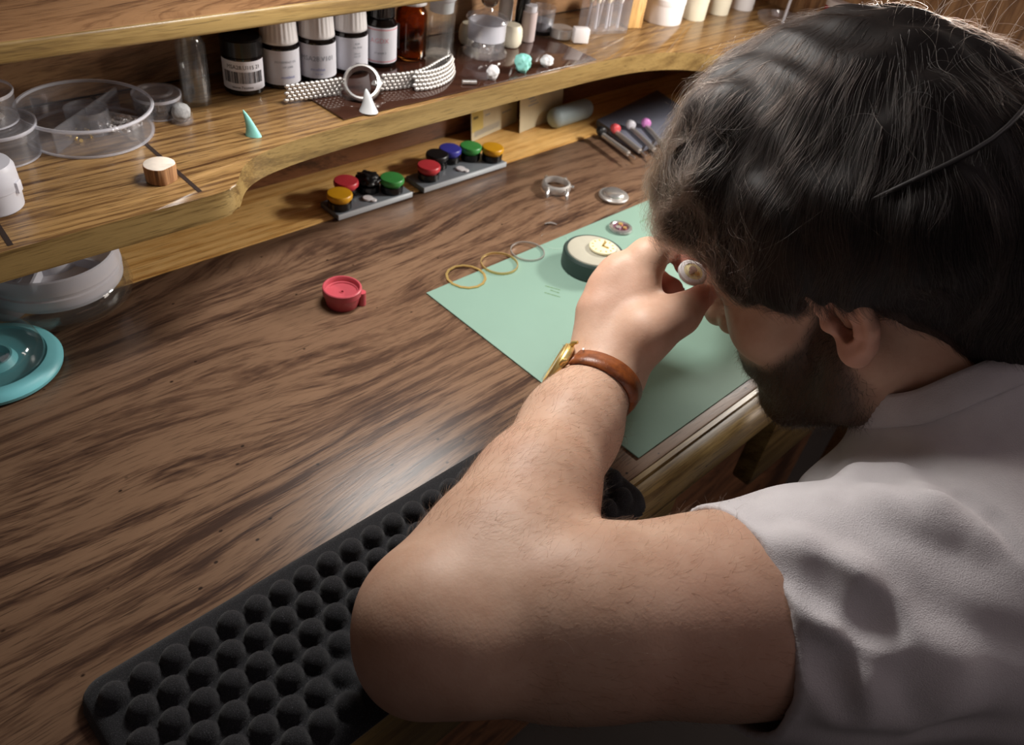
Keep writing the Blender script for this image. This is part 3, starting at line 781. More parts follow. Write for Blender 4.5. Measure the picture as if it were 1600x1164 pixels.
# ================================================================ hair, beard, eyebrows, arm hair
def hairline(f, l):
    al = np.abs(l)
    side = np.interp(f, [-0.14, -0.10, -0.075, -0.055, -0.040, -0.030, -0.022, 0.0, 0.012, 0.020, 0.027, 0.036, 0.050, 0.072, 0.086, 0.105, 0.13],
                        [-0.064, -0.064, -0.058, -0.050, -0.036, -0.010, 0.016, 0.019, 0.012, 0.006, 0.006, 0.013, 0.018, 0.027, 0.040, 0.044, 0.044])
    mid = np.interp(f, [0.07, 0.10, 0.13], [0.050, 0.050, 0.046])
    w = np.clip((f - 0.06) / 0.02, 0, 1) * np.clip((0.045 - al) / 0.03, 0, 1)
    return side * (1 - w) + mid * w
hm = Field((0.30, -0.06, 0.05), (0.64, 0.32, 0.36), 0.002)
h_ = hm
h_.ell(hp(-0.001, 0, 0.058), HA, (0.0985, 0.087, 0.094), 0.0)
h_.ell(hp(0.016, 0, 0.073), HA, (0.080, 0.075, 0.074), 0.02)
h_.cone(hp(-0.060, 0.02, 0.03), hp(-0.075, 0.015, -0.045), 0.062, 0.034, 0.03); h_.cone(hp(-0.060, -0.02, 0.03), hp(-0.075, -0.015, -0.045), 0.062, 0.034, 0.03)
# fringe falling over the forehead, in a few thick locks
for l0, l1, fr_, lo_ in [(0.055, 0.060, 0.076, 0.050), (0.038, 0.048, 0.087, 0.054), (0.015, 0.030, 0.094, 0.060), (-0.010, -0.002, 0.097, 0.060), (-0.036, -0.036, 0.094, 0.050), (-0.055, -0.062, 0.078, 0.044)]:
    h_.chain([hp(0.042, l0 * 0.8, 0.118), hp(fr_ - 0.020, l0, 0.093), hp(fr_, l1, lo_ + 0.018), hp(fr_ - 0.002, l1, lo_)], [0.025, 0.021, 0.012, 0.006], 0.014)
for s in (-1, 1):
    h_.ell(hp(-0.010, 0.072 * s, 0.045), HA, (0.070, 0.022, 0.040), 0.02)
# soft unevenness, then the hairline
r = hm.sub(hm.lo, hm.lo + hm.n * hm.h); X, Y, Z = r[1]
dx, dy, dz = X - HO[0], Y - HO[1], Z - HO[2]
hf = dx * HF[0] + dy * HF[1] + dz * HF[2]; hl = dx * HL[0] + dy * HL[1] + dz * HL[2]; hu = dx * HU[0] + dy * HU[1] + dz * HU[2]
hm.D += (np.sin(hl * 210 + 2 * np.sin(hf * 60)) * np.sin(hf * 90 + hl * 40) * 0.0022).astype(np.float32)
full = Field.__new__(Field); full.lo, full.h, full.n, full.D = hm.lo, hm.h, hm.n, hm.D.copy()
lineD = (hairline(hf, hl) - hu) * 0.8
jag = np.sin(hf * 420) * 0.0035 + np.sin(hf * 170 + 1) * 0.003
hm.D = np.maximum(hm.D, (lineD + jag).astype(np.float32))
# hollow it so that it sits on the skull
hm.D = np.maximum(hm.D, -(hm.D + 0.022))
HV, HFc = hm.mesh()
M_SCALP = plain('hair_mass', lin(24, 18, 16), 0.6, spec=0.25, var=0.3, vscale=300)
hair = fast_obj('hair', HV, HFc, M_SCALP, person, pinv); hair['label'] = 'thick dark brown hair'

def hair_mat(name, col, rough=0.32, melanin=None):
    m = bpy.data.materials.new(name); m.use_nodes = True; t = m.node_tree; t.nodes.clear()
    o = t.nodes.new('ShaderNodeOutputMaterial'); h = t.nodes.new('ShaderNodeBsdfHairPrincipled')
    h.parametrization = 'COLOR'; h.inputs['Color'].default_value = col
    h.inputs['Roughness'].default_value = rough; h.inputs['Radial Roughness'].default_value = 0.45
    h.inputs['Random Roughness'].default_value = 0.2; h.inputs['IOR'].default_value = 1.45
    t.links.new(h.outputs[0], o.inputs[0]); return m
def strands(name, P, rad, mat, parent):
    """P: (n, k, 3) strand points"""
    n, k = P.shape[:2]
    cu = bpy.data.hair_curves.new(name); cu.add_curves([k] * n)
    cu.position_data.foreach_set('vector', P.astype(np.float32).ravel())
    a = cu.attributes.get('radius') or cu.attributes.new('radius', 'FLOAT', 'POINT')
    a.data.foreach_set('value', np.broadcast_to(rad, (n, k)).astype(np.float32).ravel())
    cu.materials.append(mat)
    o = bpy.data.objects.new(name, cu); COL.objects.link(o); o.parent = parent
    if parent is person: o.matrix_parent_inverse = pinv
    o['kind'] = 'stuff'
    return o
rng = np.random.default_rng(7)
def tri_sample(V, F, n, w=None):
    a, b_, c_ = V[F[:, 0]], V[F[:, 1]], V[F[:, 2]]; d_q = V[F[:, 3]]
    ar = np.linalg.norm(np.cross(c_ - a, d_q - b_), axis=1) * 0.5
    if w is not None: ar = ar * w[F].mean(1)
    i = rng.choice(len(F), n, p=ar / ar.sum()); u = rng.random((n, 2, 1))
    q = F[i]
    return (V[q[:, 0]] * (1 - u[:, 0]) + V[q[:, 1]] * u[:, 0]) * (1 - u[:, 1]) + (V[q[:, 3]] * (1 - u[:, 0]) + V[q[:, 2]] * u[:, 0]) * u[:, 1]
def flow(P):
    """combing direction on the head, in head coordinates"""
    h = to_head(P); f, l, u = h[:, 0], h[:, 1], h[:, 2]
    wx, wl = f + 0.068, l - 0.005
    d = np.stack([wx * 1.0, wl * 1.25, -0.05 - 0.9 * np.clip(0.13 - u, 0, 0.2)], 1)
    side = np.clip((np.abs(l) - 0.05) / 0.03, 0, 1)
    d[:, 2] -= 0.05 * side
    top = np.clip((f - 0.0) / 0.06, 0, 1) * (1 - side)
    d[:, 0] += 0.05 * top; d[:, 1] += 0.035 * top
    back = np.clip((-0.07 - f) / 0.03, 0, 1); d[:, 0] = d[:, 0] * (1 - back) + 0.01 * back; d[:, 2] -= 0.1 * back
    return d @ HA
def noise3(P, s, seed):
    a = np.array([[1.3, 2.1, 0.7], [0.6, 1.7, 2.3], [2.2, 0.4, 1.1]]) * s
    q = P @ a + seed
    return np.stack([np.sin(q[:, 0] + 1.7 * np.sin(q[:, 1] * 0.7)), np.sin(q[:, 1] + 1.7 * np.sin(q[:, 2] * 0.7)), np.sin(q[:, 2] + 1.7 * np.sin(q[:, 0] * 0.7))], 1)
def grow(R, k, step, lift0, lift1, curl, seed, clump=0.8):
    n = len(R); P = np.zeros((n, k, 3)); P[:, 0] = R; p = R.copy(); prev = None
    lift = (rng.random(n) ** 2) * lift1 + lift0; rd = rng.normal(size=(n, 3)) * curl
    base = full.sample(R)
    for i in range(1, k):
        d = flow(p) ; d /= np.linalg.norm(d, axis=1, keepdims=True)
        d = d + noise3(p, 55, seed) * 0.30 * clump + noise3(p, 150, seed + 5) * 0.22 * clump + rd * (i / k)
        g = full.grad(p); d = d - g * np.sum(d * g, 1, keepdims=True)
        d /= np.linalg.norm(d, axis=1, keepdims=True)
        if prev is not None: d = d * 0.55 + prev * 0.45; d /= np.linalg.norm(d, axis=1, keepdims=True)
        p = p + d * (step[:, None] if hasattr(step, '__len__') else step)
        tgt = base + lift * (i / (k - 1))
        p = p - g * (full.sample(p) - tgt)[:, None] * 0.7
        P[:, i] = p; prev = d
    return P
M_HAIR = hair_mat('dark_hair', (0.010, 0.0065, 0.005, 1), 0.34)
w_top = np.ones(len(HV)); hh = to_head(HV); gout = full.sample(HV); w_top[gout < -0.006] = 0
R = tri_sample(HV, HFc, 36000, w_top)
R = R - full.grad(R) * (rng.random(len(R))[:, None] * 0.004)
def length_step(R, steps, base):
    h = to_head(R); m = h[:, 2] - hairline(h[:, 0], h[:, 1])
    return np.minimum(base, np.clip(m * 1.15 + 0.009 + 0.006 * rng.random(len(R)), 0.006, 1) / (steps - 1))
P1 = grow(R, 9, length_step(R, 9, 0.0042 + 0.0028 * rng.random(len(R))), 0.0003, 0.0085, 0.28, 1.0)
def trim(P, slack=0.005):
    h = to_head(P.reshape(-1, 3)); d = (h[:, 2] - hairline(h[:, 0], h[:, 1]) + slack + 0.02 * (h[:, 0] < 0.03)).reshape(P.shape[:2])
    return P[d.min(1) > 0]
def clump(P, n_guides, amount):
    from mathutils import kdtree
    gi = rng.choice(len(P), n_guides, replace=False); kd = kdtree.KDTree(n_guides)
    for j, i in enumerate(gi): kd.insert(P[i, 0], j)
    kd.balance()
    near = np.array([kd.find(p)[1] for p in P[:, 0]]); G = P[gi][near]
    a = amount * (0.5 + 0.5 * rng.random(len(P)))[:, None, None] * (np.linspace(0, 1, P.shape[1]) ** 1.3)[None, :, None]
    return P * (1 - a) + G * a
P1 = trim(clump(P1, 1500, 0.8), 0.008)
taper = np.linspace(1, 0.25, 9)[None, :]
strands('hair_strands', P1, 0.000085 * taper, M_HAIR, hair)
# looser, springy hairs at the front, along the parting and at the crown
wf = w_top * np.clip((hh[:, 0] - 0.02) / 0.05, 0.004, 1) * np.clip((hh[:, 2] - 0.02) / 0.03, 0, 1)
wf = wf * (1 + 2.0 * np.exp(-(((hh[:, 0] - 0.075) / 0.03) ** 2 + ((hh[:, 2] - 0.115) / 0.03) ** 2)))  # extra pale strands at the front top, where the hair looks lit
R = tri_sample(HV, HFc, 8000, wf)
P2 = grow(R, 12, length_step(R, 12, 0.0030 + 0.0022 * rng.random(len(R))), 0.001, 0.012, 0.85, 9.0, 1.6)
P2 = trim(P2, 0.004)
M_FLY_LIT = hair_mat('lit_loose_hair', (0.085, 0.062, 0.048, 1), 0.36)  # lighter hair colour, puts the lamplight on the front into the strands
strands('flyaway_hair', P2, 0.00007 * np.linspace(1, 0.4, 12)[None, :], M_FLY_LIT, hair)
wc = w_top * np.exp(-(((hh[:, 0] + 0.07) / 0.035) ** 2 + (hh[:, 1] / 0.04) ** 2)) * (hh[:, 2] > 0.08)
R = tri_sample(HV, HFc, 70, wc)
n = len(R); k = 9; P3 = np.zeros((n, k, 3)); g = full.grad(R); d = g * 0.8 + HU * 0.5 + rng.normal(size=(n, 3)) * 0.45 - HF * 0.25
d /= np.linalg.norm(d, axis=1, keepdims=True); bend = rng.normal(size=(n, 3)) * 0.35 - HU * 0.10
p = R.copy(); ln = 0.0016 + 0.0030 * rng.random(n)[:, None]
for i in range(k):
    P3[:, i] = p; d = d + bend * 0.35; d /= np.linalg.norm(d, axis=1, keepdims=True); p = p + d * ln
strands('crown_tuft', P3, 0.00007 * np.linspace(1, 0.4, k)[None, :], hair_mat('dimmed_crown_hair', (0.004, 0.003, 0.0025, 1), 0.6), hair)  # colour darkened so the lamp leaves no pale rim on the crown

# beard and eyebrows
def short_hair(name, w, n, ln0, ln1, dirf, rad, mat, k=5, spread=0.35, lift=0.55, parent=None):
    R = tri_sample(BV, BF, n, w); g = body.grad(R)
    d = dirf(R); d = d - g * np.sum(d * g, 1, keepdims=True); d /= (np.linalg.norm(d, axis=1, keepdims=True) + 1e-9)
    d = d + g * (lift * (0.5 + rng.random(n)[:, None])) + rng.normal(size=(n, 3)) * spread
    d /= np.linalg.norm(d, axis=1, keepdims=True); ln = (ln0 + (ln1 - ln0) * rng.random(n))[:, None] / (k - 1)
    P = np.zeros((n, k, 3)); p = R - g * 0.0004; bend = -g * 0.18 + rng.normal(size=(n, 3)) * 0.12
    for i in range(k):
        P[:, i] = p; d = d + bend; d /= np.linalg.norm(d, axis=1, keepdims=True); p = p + d * ln
    return strands(name, P, rad * np.linspace(1, 0.3, k)[None, :], mat, parent or person)
M_BEARD = hair_mat('beard_hair', (0.014, 0.009, 0.007, 1), 0.4)
bd = short_hair('beard', bm_ ** 1.3, 15000, 0.004, 0.010, lambda R: np.tile(-HU * 0.9 + HF * 0.25, (len(R), 1)), 0.00009, M_BEARD)
bd['label'] = 'short dark beard'
al = np.abs(hc[:, 1])
brow = ((al > 0.010) & (al < 0.052)) * np.exp(-((hc[:, 2] - (0.037 + 0.004 * np.sin(al * 60))) / 0.0042) ** 2) * (hc[:, 0] > 0.05)
eb = short_hair('eyebrow', brow, 700, 0.006, 0.010, lambda R: np.sign(to_head(R)[:, 1])[:, None] * HL + HU * 0.35, 0.00006, M_BEARD, spread=0.15, lift=0.25)
# eyelashes
for s in (-1, 1):
    n = 60; t = np.linspace(-1, 1, n) + rng.normal(size=n) * 0.02; P = np.zeros((n, 5, 3))
    for i in range(n):
        base = hp(0.0885 - 0.006 * t[i] ** 2 - 0.003 * (t[i] * s > 0) * abs(t[i]), 0.032 * s + 0.012 * t[i], 0.0155)
        dd = HF * 0.8 - HU * 0.35 + HL * t[i] * 0.5
        for j in range(5): P[i, j] = base + dd * 0.0018 * j + HU * 0.00035 * j * j
    strands('eyelash', P, 0.00005 * np.linspace(1, 0.4, 5)[None, :], M_BEARD, person)
# fine hair on the left arm
M_ARM = hair_mat('arm_hair', (0.07, 0.04, 0.024, 1), 0.45)
tf = ((BV - EL) @ fd) / (fd @ fd); df = np.linalg.norm(BV - EL - np.clip(tf, 0, 1)[:, None] * fd, axis=1)
wfore = ((tf > 0.12) & (tf < 0.97) & (df < 0.06)) * 1.0
tu = ((BV - EL) @ ud) / (ud @ ud); du = np.linalg.norm(BV - EL - np.clip(tu, 0, 1)[:, None] * ud, axis=1)
wup = ((tu > 0.1) & (tu < 0.62) & (du < 0.062)) * 0.45
out = fd / np.linalg.norm(fd); side_ = np.cross(out, np.array([0, 0, 1.0]))
ah = short_hair('arm_hair', np.where(wfore > 0, wfore, wup), 13000, 0.007, 0.014, lambda R: np.tile(out * 0.8 + side_ * 0.5 - np.array([0, 0, 0.3]), (len(R), 1)), 0.00005, M_ARM, k=6, spread=0.22, lift=0.25)
# wire of the loupe headband over the hair

# ================================================================ things on the bench and shelves
SH = SZ + 0.0002
def flat_dir(p):                # horizontal direction from the camera to a point
    d = np.array([p[0], p[1], 0.0]); return d / np.linalg.norm(d)
def front_base(x, y, z, r):     # centre of a round foot whose nearest point shows at (x, y)
    p = at(x, y, z); return p + flat_dir(p) * r
M_WHITE = plain('white_plastic', lin(236, 232, 232), 0.35, var=0.02)
M_CREAM = plain('cream_plastic', lin(226, 218, 196), 0.4, var=0.03)
M_BLACK = plain('black_plastic', lin(16, 15, 16), 0.25, var=0.2)
M_LABEL = plain('label_paper', lin(226, 226, 234), 0.55, var=0.02)
M_INK = plain('black_ink', lin(48, 48, 56), 0.6)
M_INK_B = plain('blue_ink', lin(136, 146, 200), 0.6)
M_INK_R = plain('pink_ink', lin(226, 170, 178), 0.6)
M_INK_G = plain('grey_ink', lin(150, 156, 166), 0.6)
M_AMBER = glass('amber_glass', (0.62, 0.25, 0.05, 1), 0.02)
M_DARKGL = plain('dark_glass', lin(20, 16, 16), 0.08, spec=0.6)
M_GLASS = glass('clear_glass', (0.97, 0.98, 0.97, 1))
M_FROST = glass('ground_glass', (0.93, 0.94, 0.93, 1), 0.45)
M_LIQ = glass('clear_spirit', (0.98, 0.97, 0.95, 1), 0.0, 1.34)
M_CLEAR = clear_plastic('clear_plastic', (0.86, 0.86, 0.92, 1), 0.05, 0.12)
M_CLEARW = clear_plastic('thin_glass', (0.8, 0.84, 0.84, 1), 0.012, 0.08, (0.975, 0.985, 0.98, 1))
M_FROSTP = plain('frosted_plastic', lin(228, 228, 236), 0.4)
M_RIM = clear_plastic('thick_plastic_rim', (0.86, 0.86, 0.93, 1), 0.34, 0.12)
fn = M_FROSTP.node_tree.nodes['Principled BSDF']; fn.inputs['Alpha'].default_value = 0.62
M_STEEL = plain('polished_steel', lin(214, 212, 210), 0.26, metal=0.85, var=0.05, vscale=300)
M_STEELB = plain('brushed_steel', lin(196, 192, 188), 0.42, metal=0.8, var=0.08, vscale=500)
M_GOLD = plain('gold_plate', lin(232, 200, 128), 0.36, metal=0.75, var=0.05, vscale=300)
M_BRASS = plain('brass', lin(218, 190, 128), 0.38, metal=0.75, var=0.05)
M_PUTTYW = plain('white_putty', lin(222, 220, 222), 0.6, var=0.04, bump=0.2)
M_TEAL = plain('green_putty', lin(136, 206, 196), 0.55, var=0.06, bump=0.2)
M_GREYPUT = plain('grey_putty', lin(150, 150, 150), 0.8, var=0.18, vscale=500, bump=0.4)

# ---- the green bench mat
MX0, MX1, MY0, MY1 = 0.3687, 0.690, 0.1825, 0.4238
mat_t = thing('bench_mat', 'large pale green bench mat lying on the dark wood in front of the sitter', 'mat', ((MX0 + MX1) / 2, (MY0 + MY1) / 2, 0.0002))
wm, hm_ = (MX1 - MX0) / 2, (MY1 - MY0) / 2
M_MAT = plain('green_mat', lin(130, 160, 145), 0.62, spec=0.35, var=0.03, vscale=14, bump=0.08, bscale=1500)
box('mat_sheet', (-wm, -hm_, 0), (wm, hm_, 0.0012), M_MAT, mat_t, bev=0.0004)
M_PRINT = plain('mat_print', lin(96, 128, 92), 0.6)
def printed_lines(pix, parent, origin, z, mat, w=0.0007, seed=1):
    rr = random.Random(seed)
    for (p, q) in pix:
        a, c = at(*p, z) - origin, at(*q, z) - origin; d = c - a; L = np.linalg.norm(d); d /= L; s = np.array([d[1], -d[0], 0]) * w
        V, F, t = [], [], 0
        while t < L:
            e = min(L, t + rr.uniform(0.0008, 0.003)); i = len(V)
            for u, v in ((t, -1), (e, -1), (e, 1), (t, 1)): V.append(a + d * u + s * v)
            F.append((i, i + 1, i + 2, i + 3)); t = e + 0.0005
        obj('printed_line', V, F, mat, parent, smooth=False)
mo = np.array([(MX0 + MX1) / 2, (MY0 + MY1) / 2, 0.0002])
printed_lines([((852, 446.5), (876, 453.5)), ((860, 453), (874.5, 458)), ((851, 457), (875, 464))], mat_t, mo, 0.0015, M_PRINT)
printed_lines([((1000, 347), (1012, 341))], mat_t, mo, 0.0015, M_PRINT, seed=4)

# ---- foam elbow pad (egg-crate)
def foam():
    x0, x1, y0, y1 = 0.0085, 0.342, 0.1475, 0.2545
    st = 0.00125; nx, ny = int((x1 - x0) / st) + 1, int((y1 - y0) / st) + 1
    xs, ys = np.linspace(x0, x1, nx), np.linspace(y0, y1, ny); X, Y = np.meshgrid(xs, ys, indexing='ij')
    pxx, pyy = 0.01535, 0.0150
    Z = np.full(X.shape, 0.0105); row0 = 0.2365
    for r in range(0, 6):
        yc = row0 - r * pyy
        off = 0.0225 + (pxx * 0.5 if r % 2 else 0)
        k = np.round((X - off) / pxx); xc = off + k * pxx
        inside = (xc > x0 + 0.009) & (xc < x1 - 0.009)
        jit = 0.0004 * np.sin(k * 12.9 + r * 4.1)
        d = np.sqrt(((X - xc - jit) / 0.0076) ** 2 + ((Y - yc) / 0.0076) ** 2)
        bump = 0.0108 * np.sqrt(np.clip(1 - np.clip(d, 0, 1) ** 2.6, 0, 1)) * inside
        Z = np.maximum(Z, 0.0105 - 0.0028 * inside * (d < 1.4) + bump)
    # rounded rim and corners; the front edge bends down over the rail
    def rim(t, w): t = np.clip(t / w, 0, 1); return 1 - np.sqrt(1 - (1 - t) ** 2)
    cr = 0.013
    qx = np.minimum(X - x0, x1 - X); qy = np.minimum(Y - y0 + 0.0, y1 - Y)
    corner = (qx < cr) & (qy < cr); dc = cr - np.hypot(cr - qx, cr - qy)
    q = np.where(corner, dc, np.minimum(qx, qy))
    Z = Z - 0.0085 * rim(np.clip(q, 0, 1), 0.007)
    # elbow presses a hollow
    dent = np.exp(-(((X - 0.138) / 0.034) ** 2 + ((Y - 0.166) / 0.030) ** 2)); Z -= 0.010 * dent * np.clip((Z - 0.006) / 0.01, 0, 1)
    fall = np.clip((FRONT - 0.008 - Y) / 0.02, 0, 1); Z = Z - 0.006 * fall ** 2
    keep = np.where(corner & (dc < -0.0002), False, True)
    bot = np.where(Y < FRONT - 0.001, 0.0005 - 0.0, 0.0005)
    V = np.concatenate([np.stack([X, Y, np.maximum(Z, bot + 0.001)], -1).reshape(-1, 3), np.stack([X, Y, bot], -1).reshape(-1, 3)])
    idx = np.arange(nx * ny).reshape(nx, ny); kc = keep[:-1, :-1] & keep[1:, :-1] & keep[1:, 1:] & keep[:-1, 1:]
    a, b2, c2, d2 = idx[:-1, :-1][kc], idx[1:, :-1][kc], idx[1:, 1:][kc], idx[:-1, 1:][kc]
    N = nx * ny; T = np.stack([a, b2, c2, d2], 1); B2 = np.stack([a, d2, c2, b2], 1) + N
    S = []
    from collections import Counter
    ed = Counter()
    for f in T:
        for i in range(4): ed[(f[i], f[(i + 1) % 4])] += 1
    for (i, j) in ed:
        if (j, i) not in ed: S.append((i, i + N, j + N, j))
    F = np.concatenate([T, B2, np.array(S)])
    m = NT('charcoal_foam'); c = m.coord()
    sp = m.noise(c, 1900, 2, 0.7)
    m.link(m.ramp(sp, [(0.35, lin(20, 20, 22)), (0.62, lin(44, 44, 47)), (0.8, lin(110, 110, 116))]), m.b.inputs['Base Color'])
    m.set(Roughness=0.85); m.b.inputs['Specular IOR Level'].default_value = 0.2; m.b.inputs['Sheen Weight'].default_value = 0.15
    m.bump(sp, 0.6, 0.0008)
    used = np.unique(F); re = np.full(len(V), -1); re[used] = np.arange(len(used))
    o = fast_obj('foam_elbow_pad', V[used], re[F], m.m)
    tag(o, 'black egg-crate foam pad along the front edge, under the bent elbow', 'elbow pad')
foam()

# ---- red cap with a recessed top
cp = thing('red_movement_cap', 'red plastic cup with a recessed lid, alone on the dark wood', 'cup', (0.3020, 0.4520, 0.0002))
M_RED = plain('red_plastic', lin(176, 72, 82), 0.42, var=0.06, spec=0.5)
R0 = 0.0160
lathe('cup_body', [(0, 0), (R0 - 0.0035, 0), (R0 - 0.003, 0.0006), (R0 - 0.0012, 0.0085), (R0 - 0.0006, 0.0105), (R0, 0.0112), (R0, 0.0165), (R0 - 0.0006, 0.0172), (R0 - 0.0016, 0.0172), (R0 - 0.002, 0.0166), (R0 - 0.0022, 0.0128), (R0 - 0.0036, 0.0126), (R0 - 0.0038, 0.0116), (0.0020, 0.0116), (0.0018, 0.0122), (0.0012, 0.0122), (0.0011, 0.0095), (0, 0.0095)], M_RED, cp, n=64)
a_ = math.radians(-38)
t_ = tube('spout', [(R0 * math.cos(a_) * 1.0, R0 * math.sin(a_) * 1.0, 0.0), (R0 * math.cos(a_) * 1.0, R0 * math.sin(a_) * 1.0, 0.0125)], 0.0034, M_RED, cp, n=20)

# ---- trays of oil cups
M_TRAY = plain('slate_tray', lin(112, 118, 124), 0.32, var=0.06)
M_TRAYE = plain('tray_edge', lin(196, 204, 210), 0.3, metal=0.2)
LID = {'yellow': lin(214, 156, 30), 'red': lin(196, 58, 66), 'green': lin(66, 150, 74), 'blue': lin(62, 62, 160), 'black': lin(22, 22, 24)}
LM = {k: plain(k + '_lid', v, 0.38, var=0.08, spec=0.5) for k, v in LID.items()}
def tray(x0, x1, y0, y1, label):
    t = thing('oil_cup_tray', label, 'tray', ((x0 + x1) / 2, (y0 + y1) / 2, 0.0008), group='oil cup trays')
    w, h = (x1 - x0) / 2, (y1 - y0) / 2
    box('tray_plate', (-w, -h, 0), (w, h, 0.0058), M_TRAY, t, bev=0.0008)
    box('front_trim', (-w, -h - 0.0006, 0.0006), (w, -h + 0.0010, 0.0062), M_TRAYE, t, bev=0.0004)
    return t
tray(0.3725, 0.4615, 0.5615, 0.5920, 'slate grey tray of four oil cups nearer the red cup')
tray(0.4765, 0.5935, 0.5615, 0.5920, 'longer slate grey tray of five oil cups nearer the paper cards')
TZ = 0.0068
def oil_cup(px, col, label, grp='lidded oil cups on the trays', r=0.0121):
    c = at(px[0], px[1], TZ)
    t = thing('oil_cup', label, 'oil cup', (c[0], c[1], TZ), group=grp)
    lathe('cup', [(0, 0), (r * 0.88, 0), (r * 0.93, 0.0006), (r * 0.93, 0.0072), (r * 0.80, 0.0078), (0, 0.0078)], M_BLACK, t, n=36)
    if col == 'lump':
        o = lump('black_cover', (r * 0.98, r * 0.98, 0.0052), 5, LM['black'], t, amp=0.35, freq=3.0); o.location = (0, 0, 0.0078)
    else:
        lathe('lid', [(0, 0.0078), (r * 0.82, 0.0078), (r * 0.86, 0.0088), (r * 0.90, 0.0098), (r, 0.0106), (r * 1.02, 0.0128), (r * 0.985, 0.0146), (r * 0.93, 0.0152), (r * 0.5, 0.0156), (0, 0.0156)], LM[col], t, n=40)
    return t
oil_cup((531, 323), 'yellow', 'yellow-lidded oil cup at the front corner of the nearer tray')
oil_cup((541, 303), 'red', 'red-lidded oil cup behind the yellow one on the nearer tray')
oil_cup((575, 297), 'lump', 'oil cup with a crumpled black cover on the nearer tray')
oil_cup((612, 298), 'green', 'green-lidded oil cup at the right end of the nearer tray')
oil_cup((669, 278), 'red', 'red-lidded oil cup at the left end of the longer tray')
oil_cup((682, 260), 'black', 'black-lidded oil cup behind the red one on the longer tray')
oil_cup((702, 251), 'blue', 'blue-lidded oil cup on the longer tray')
oil_cup((734, 247), 'green', 'green-lidded oil cup between the blue and yellow ones')
oil_cup((768, 249), 'yellow', 'yellow-lidded oil cup at the right end of the longer tray')
def putty_tab(px, label):
    c = at(px[0], px[1], TZ); t = thing('putty_tab', label, 'putty', (c[0], c[1], TZ), group='white putty tabs on the trays')
    lathe('disc', [(0, 0), (0.0050, 0), (0.0054, 0.001), (0.0048, 0.0019), (0, 0.0021)], M_PUTTYW, t, n=24)
    o = lathe('small_disc', [(0, 0), (0.0032, 0), (0.0034, 0.001), (0.0028, 0.0016), (0, 0.0017)], M_PUTTYW, t, n=20); o.location = (0.0026, -0.0052, 0.0001)
putty_tab((575, 311), 'white putty tab lying on the nearer grey tray')
putty_tab((720, 265), 'white putty tab lying on the longer grey tray')
cb = at(645, 303, 0.0)
tag(lathe('glass_bead', [(0, 0), (0.0012, 0.0003), (0.0018, 0.0014), (0.0012, 0.0026), (0, 0.003)], M_GLASS, n=16, loc=(cb[0], cb[1], 0.0008)), 'tiny glass bead between the two grey trays', 'bead')

# ---- watch parts on the bench
cc = at(868, 297, 0.0)
wc_ = thing('watch_case', 'empty steel watch case with four lugs, on the wood behind the mat', 'watch case', (cc[0], cc[1], 0.0003), math.radians(-43))
lathe('case_ring', [(0.0155, 0.0018), (0.0160, 0.0035), (0.0160, 0.0068), (0.0150, 0.0088), (0.0132, 0.0096), (0.0122, 0.0094), (0.0118, 0.0080), (0.0118, 0.0032), (0.0128, 0.0018)], M_STEELB, wc_, n=56, closed=True)
for sx_ in (-1, 1):
    for sy_ in (-1, 1):
        P = [(sx_ * 0.0105, sy_ * 0.0115, 0.0068), (sx_ * 0.0105, sy_ * 0.0165, 0.0058), (sx_ * 0.0105, sy_ * 0.0205, 0.0030), (sx_ * 0.0105, sy_ * 0.0218, 0.0008)]
        tube('lug', P, [0.0021, 0.0022, 0.0018, 0.0008], M_STEEL, wc_, n=10)
tube('crown', [(0.0158, 0, 0.0052), (0.0192, 0, 0.0052)], 0.0020, M_STEEL, wc_, n=14)
cc = at(958, 309, 0.0)
cbk = thing('case_back', 'domed steel case back, shiny, on the wood right of the watch case', 'case back', (cc[0], cc[1], 0.0003))
lathe('rim', [(0.0118, 0.0016), (0.0160, 0.0008), (0.0166, 0.0016), (0.0166, 0.0030), (0.0158, 0.0040), (0.0120, 0.0046)], M_STEELB, cbk, n=48, closed=True)
lathe('dome', [(0.0119, 0.0044), (0.0114, 0.0064), (0.0098, 0.0076), (0.0060, 0.0082), (0, 0.0084)], M_STEEL, cbk, n=48)
cc = at(969, 358, 0.0015)
mv = thing('loose_movement', 'small bare watch movement with a purple sheen, on the mat edge beside the hair', 'movement', (cc[0], cc[1], 0.0016))
lathe('movement_ring', [(0.0085, 0), (0.0118, 0), (0.0124, 0.0010), (0.0118, 0.0030), (0.0090, 0.0036), (0.0080, 0.0030)], M_STEEL, mv, n=40, closed=True)
lathe('train_bridge', [(0, 0.0032), (0.0080, 0.0031), (0.0080, 0.0008), (0, 0.0008)], plain('purple_steel', lin(170, 120, 150), 0.25, metal=1.0, var=0.25, vscale=260), mv, n=30)
for k, (q, rr_, ml) in enumerate([((0.003, 0.003), 0.0024, M_GOLD), ((-0.004, 0.0), 0.0028, M_STEEL), ((0.001, -0.0045), 0.0020, M_GOLD)]):
    o = lathe('gear', [(0, 0.0042), (rr_, 0.0042), (rr_, 0.0033), (0, 0.0033)], ml, mv, n=18); o.location = (q[0], q[1], 0)
cc = at(860, 352, 0.0)
P = [(-0.0065, 0.0, 0.0006), (-0.0035, 0.0012, 0.0009), (0, 0.0016, 0.0010), (0.0035, 0.0010, 0.0009), (0.0065, -0.0006, 0.0006)]
o = tube('steel_sliver', P, [0.0004, 0.0010, 0.0012, 0.0010, 0.0004], M_STEEL, n=8, loc=(cc[0], cc[1], 0.0008)); o.rotation_euler = (0, 0, math.radians(-35))
tag(o, 'small curved sliver of steel on the wood behind the rings', 'spring')
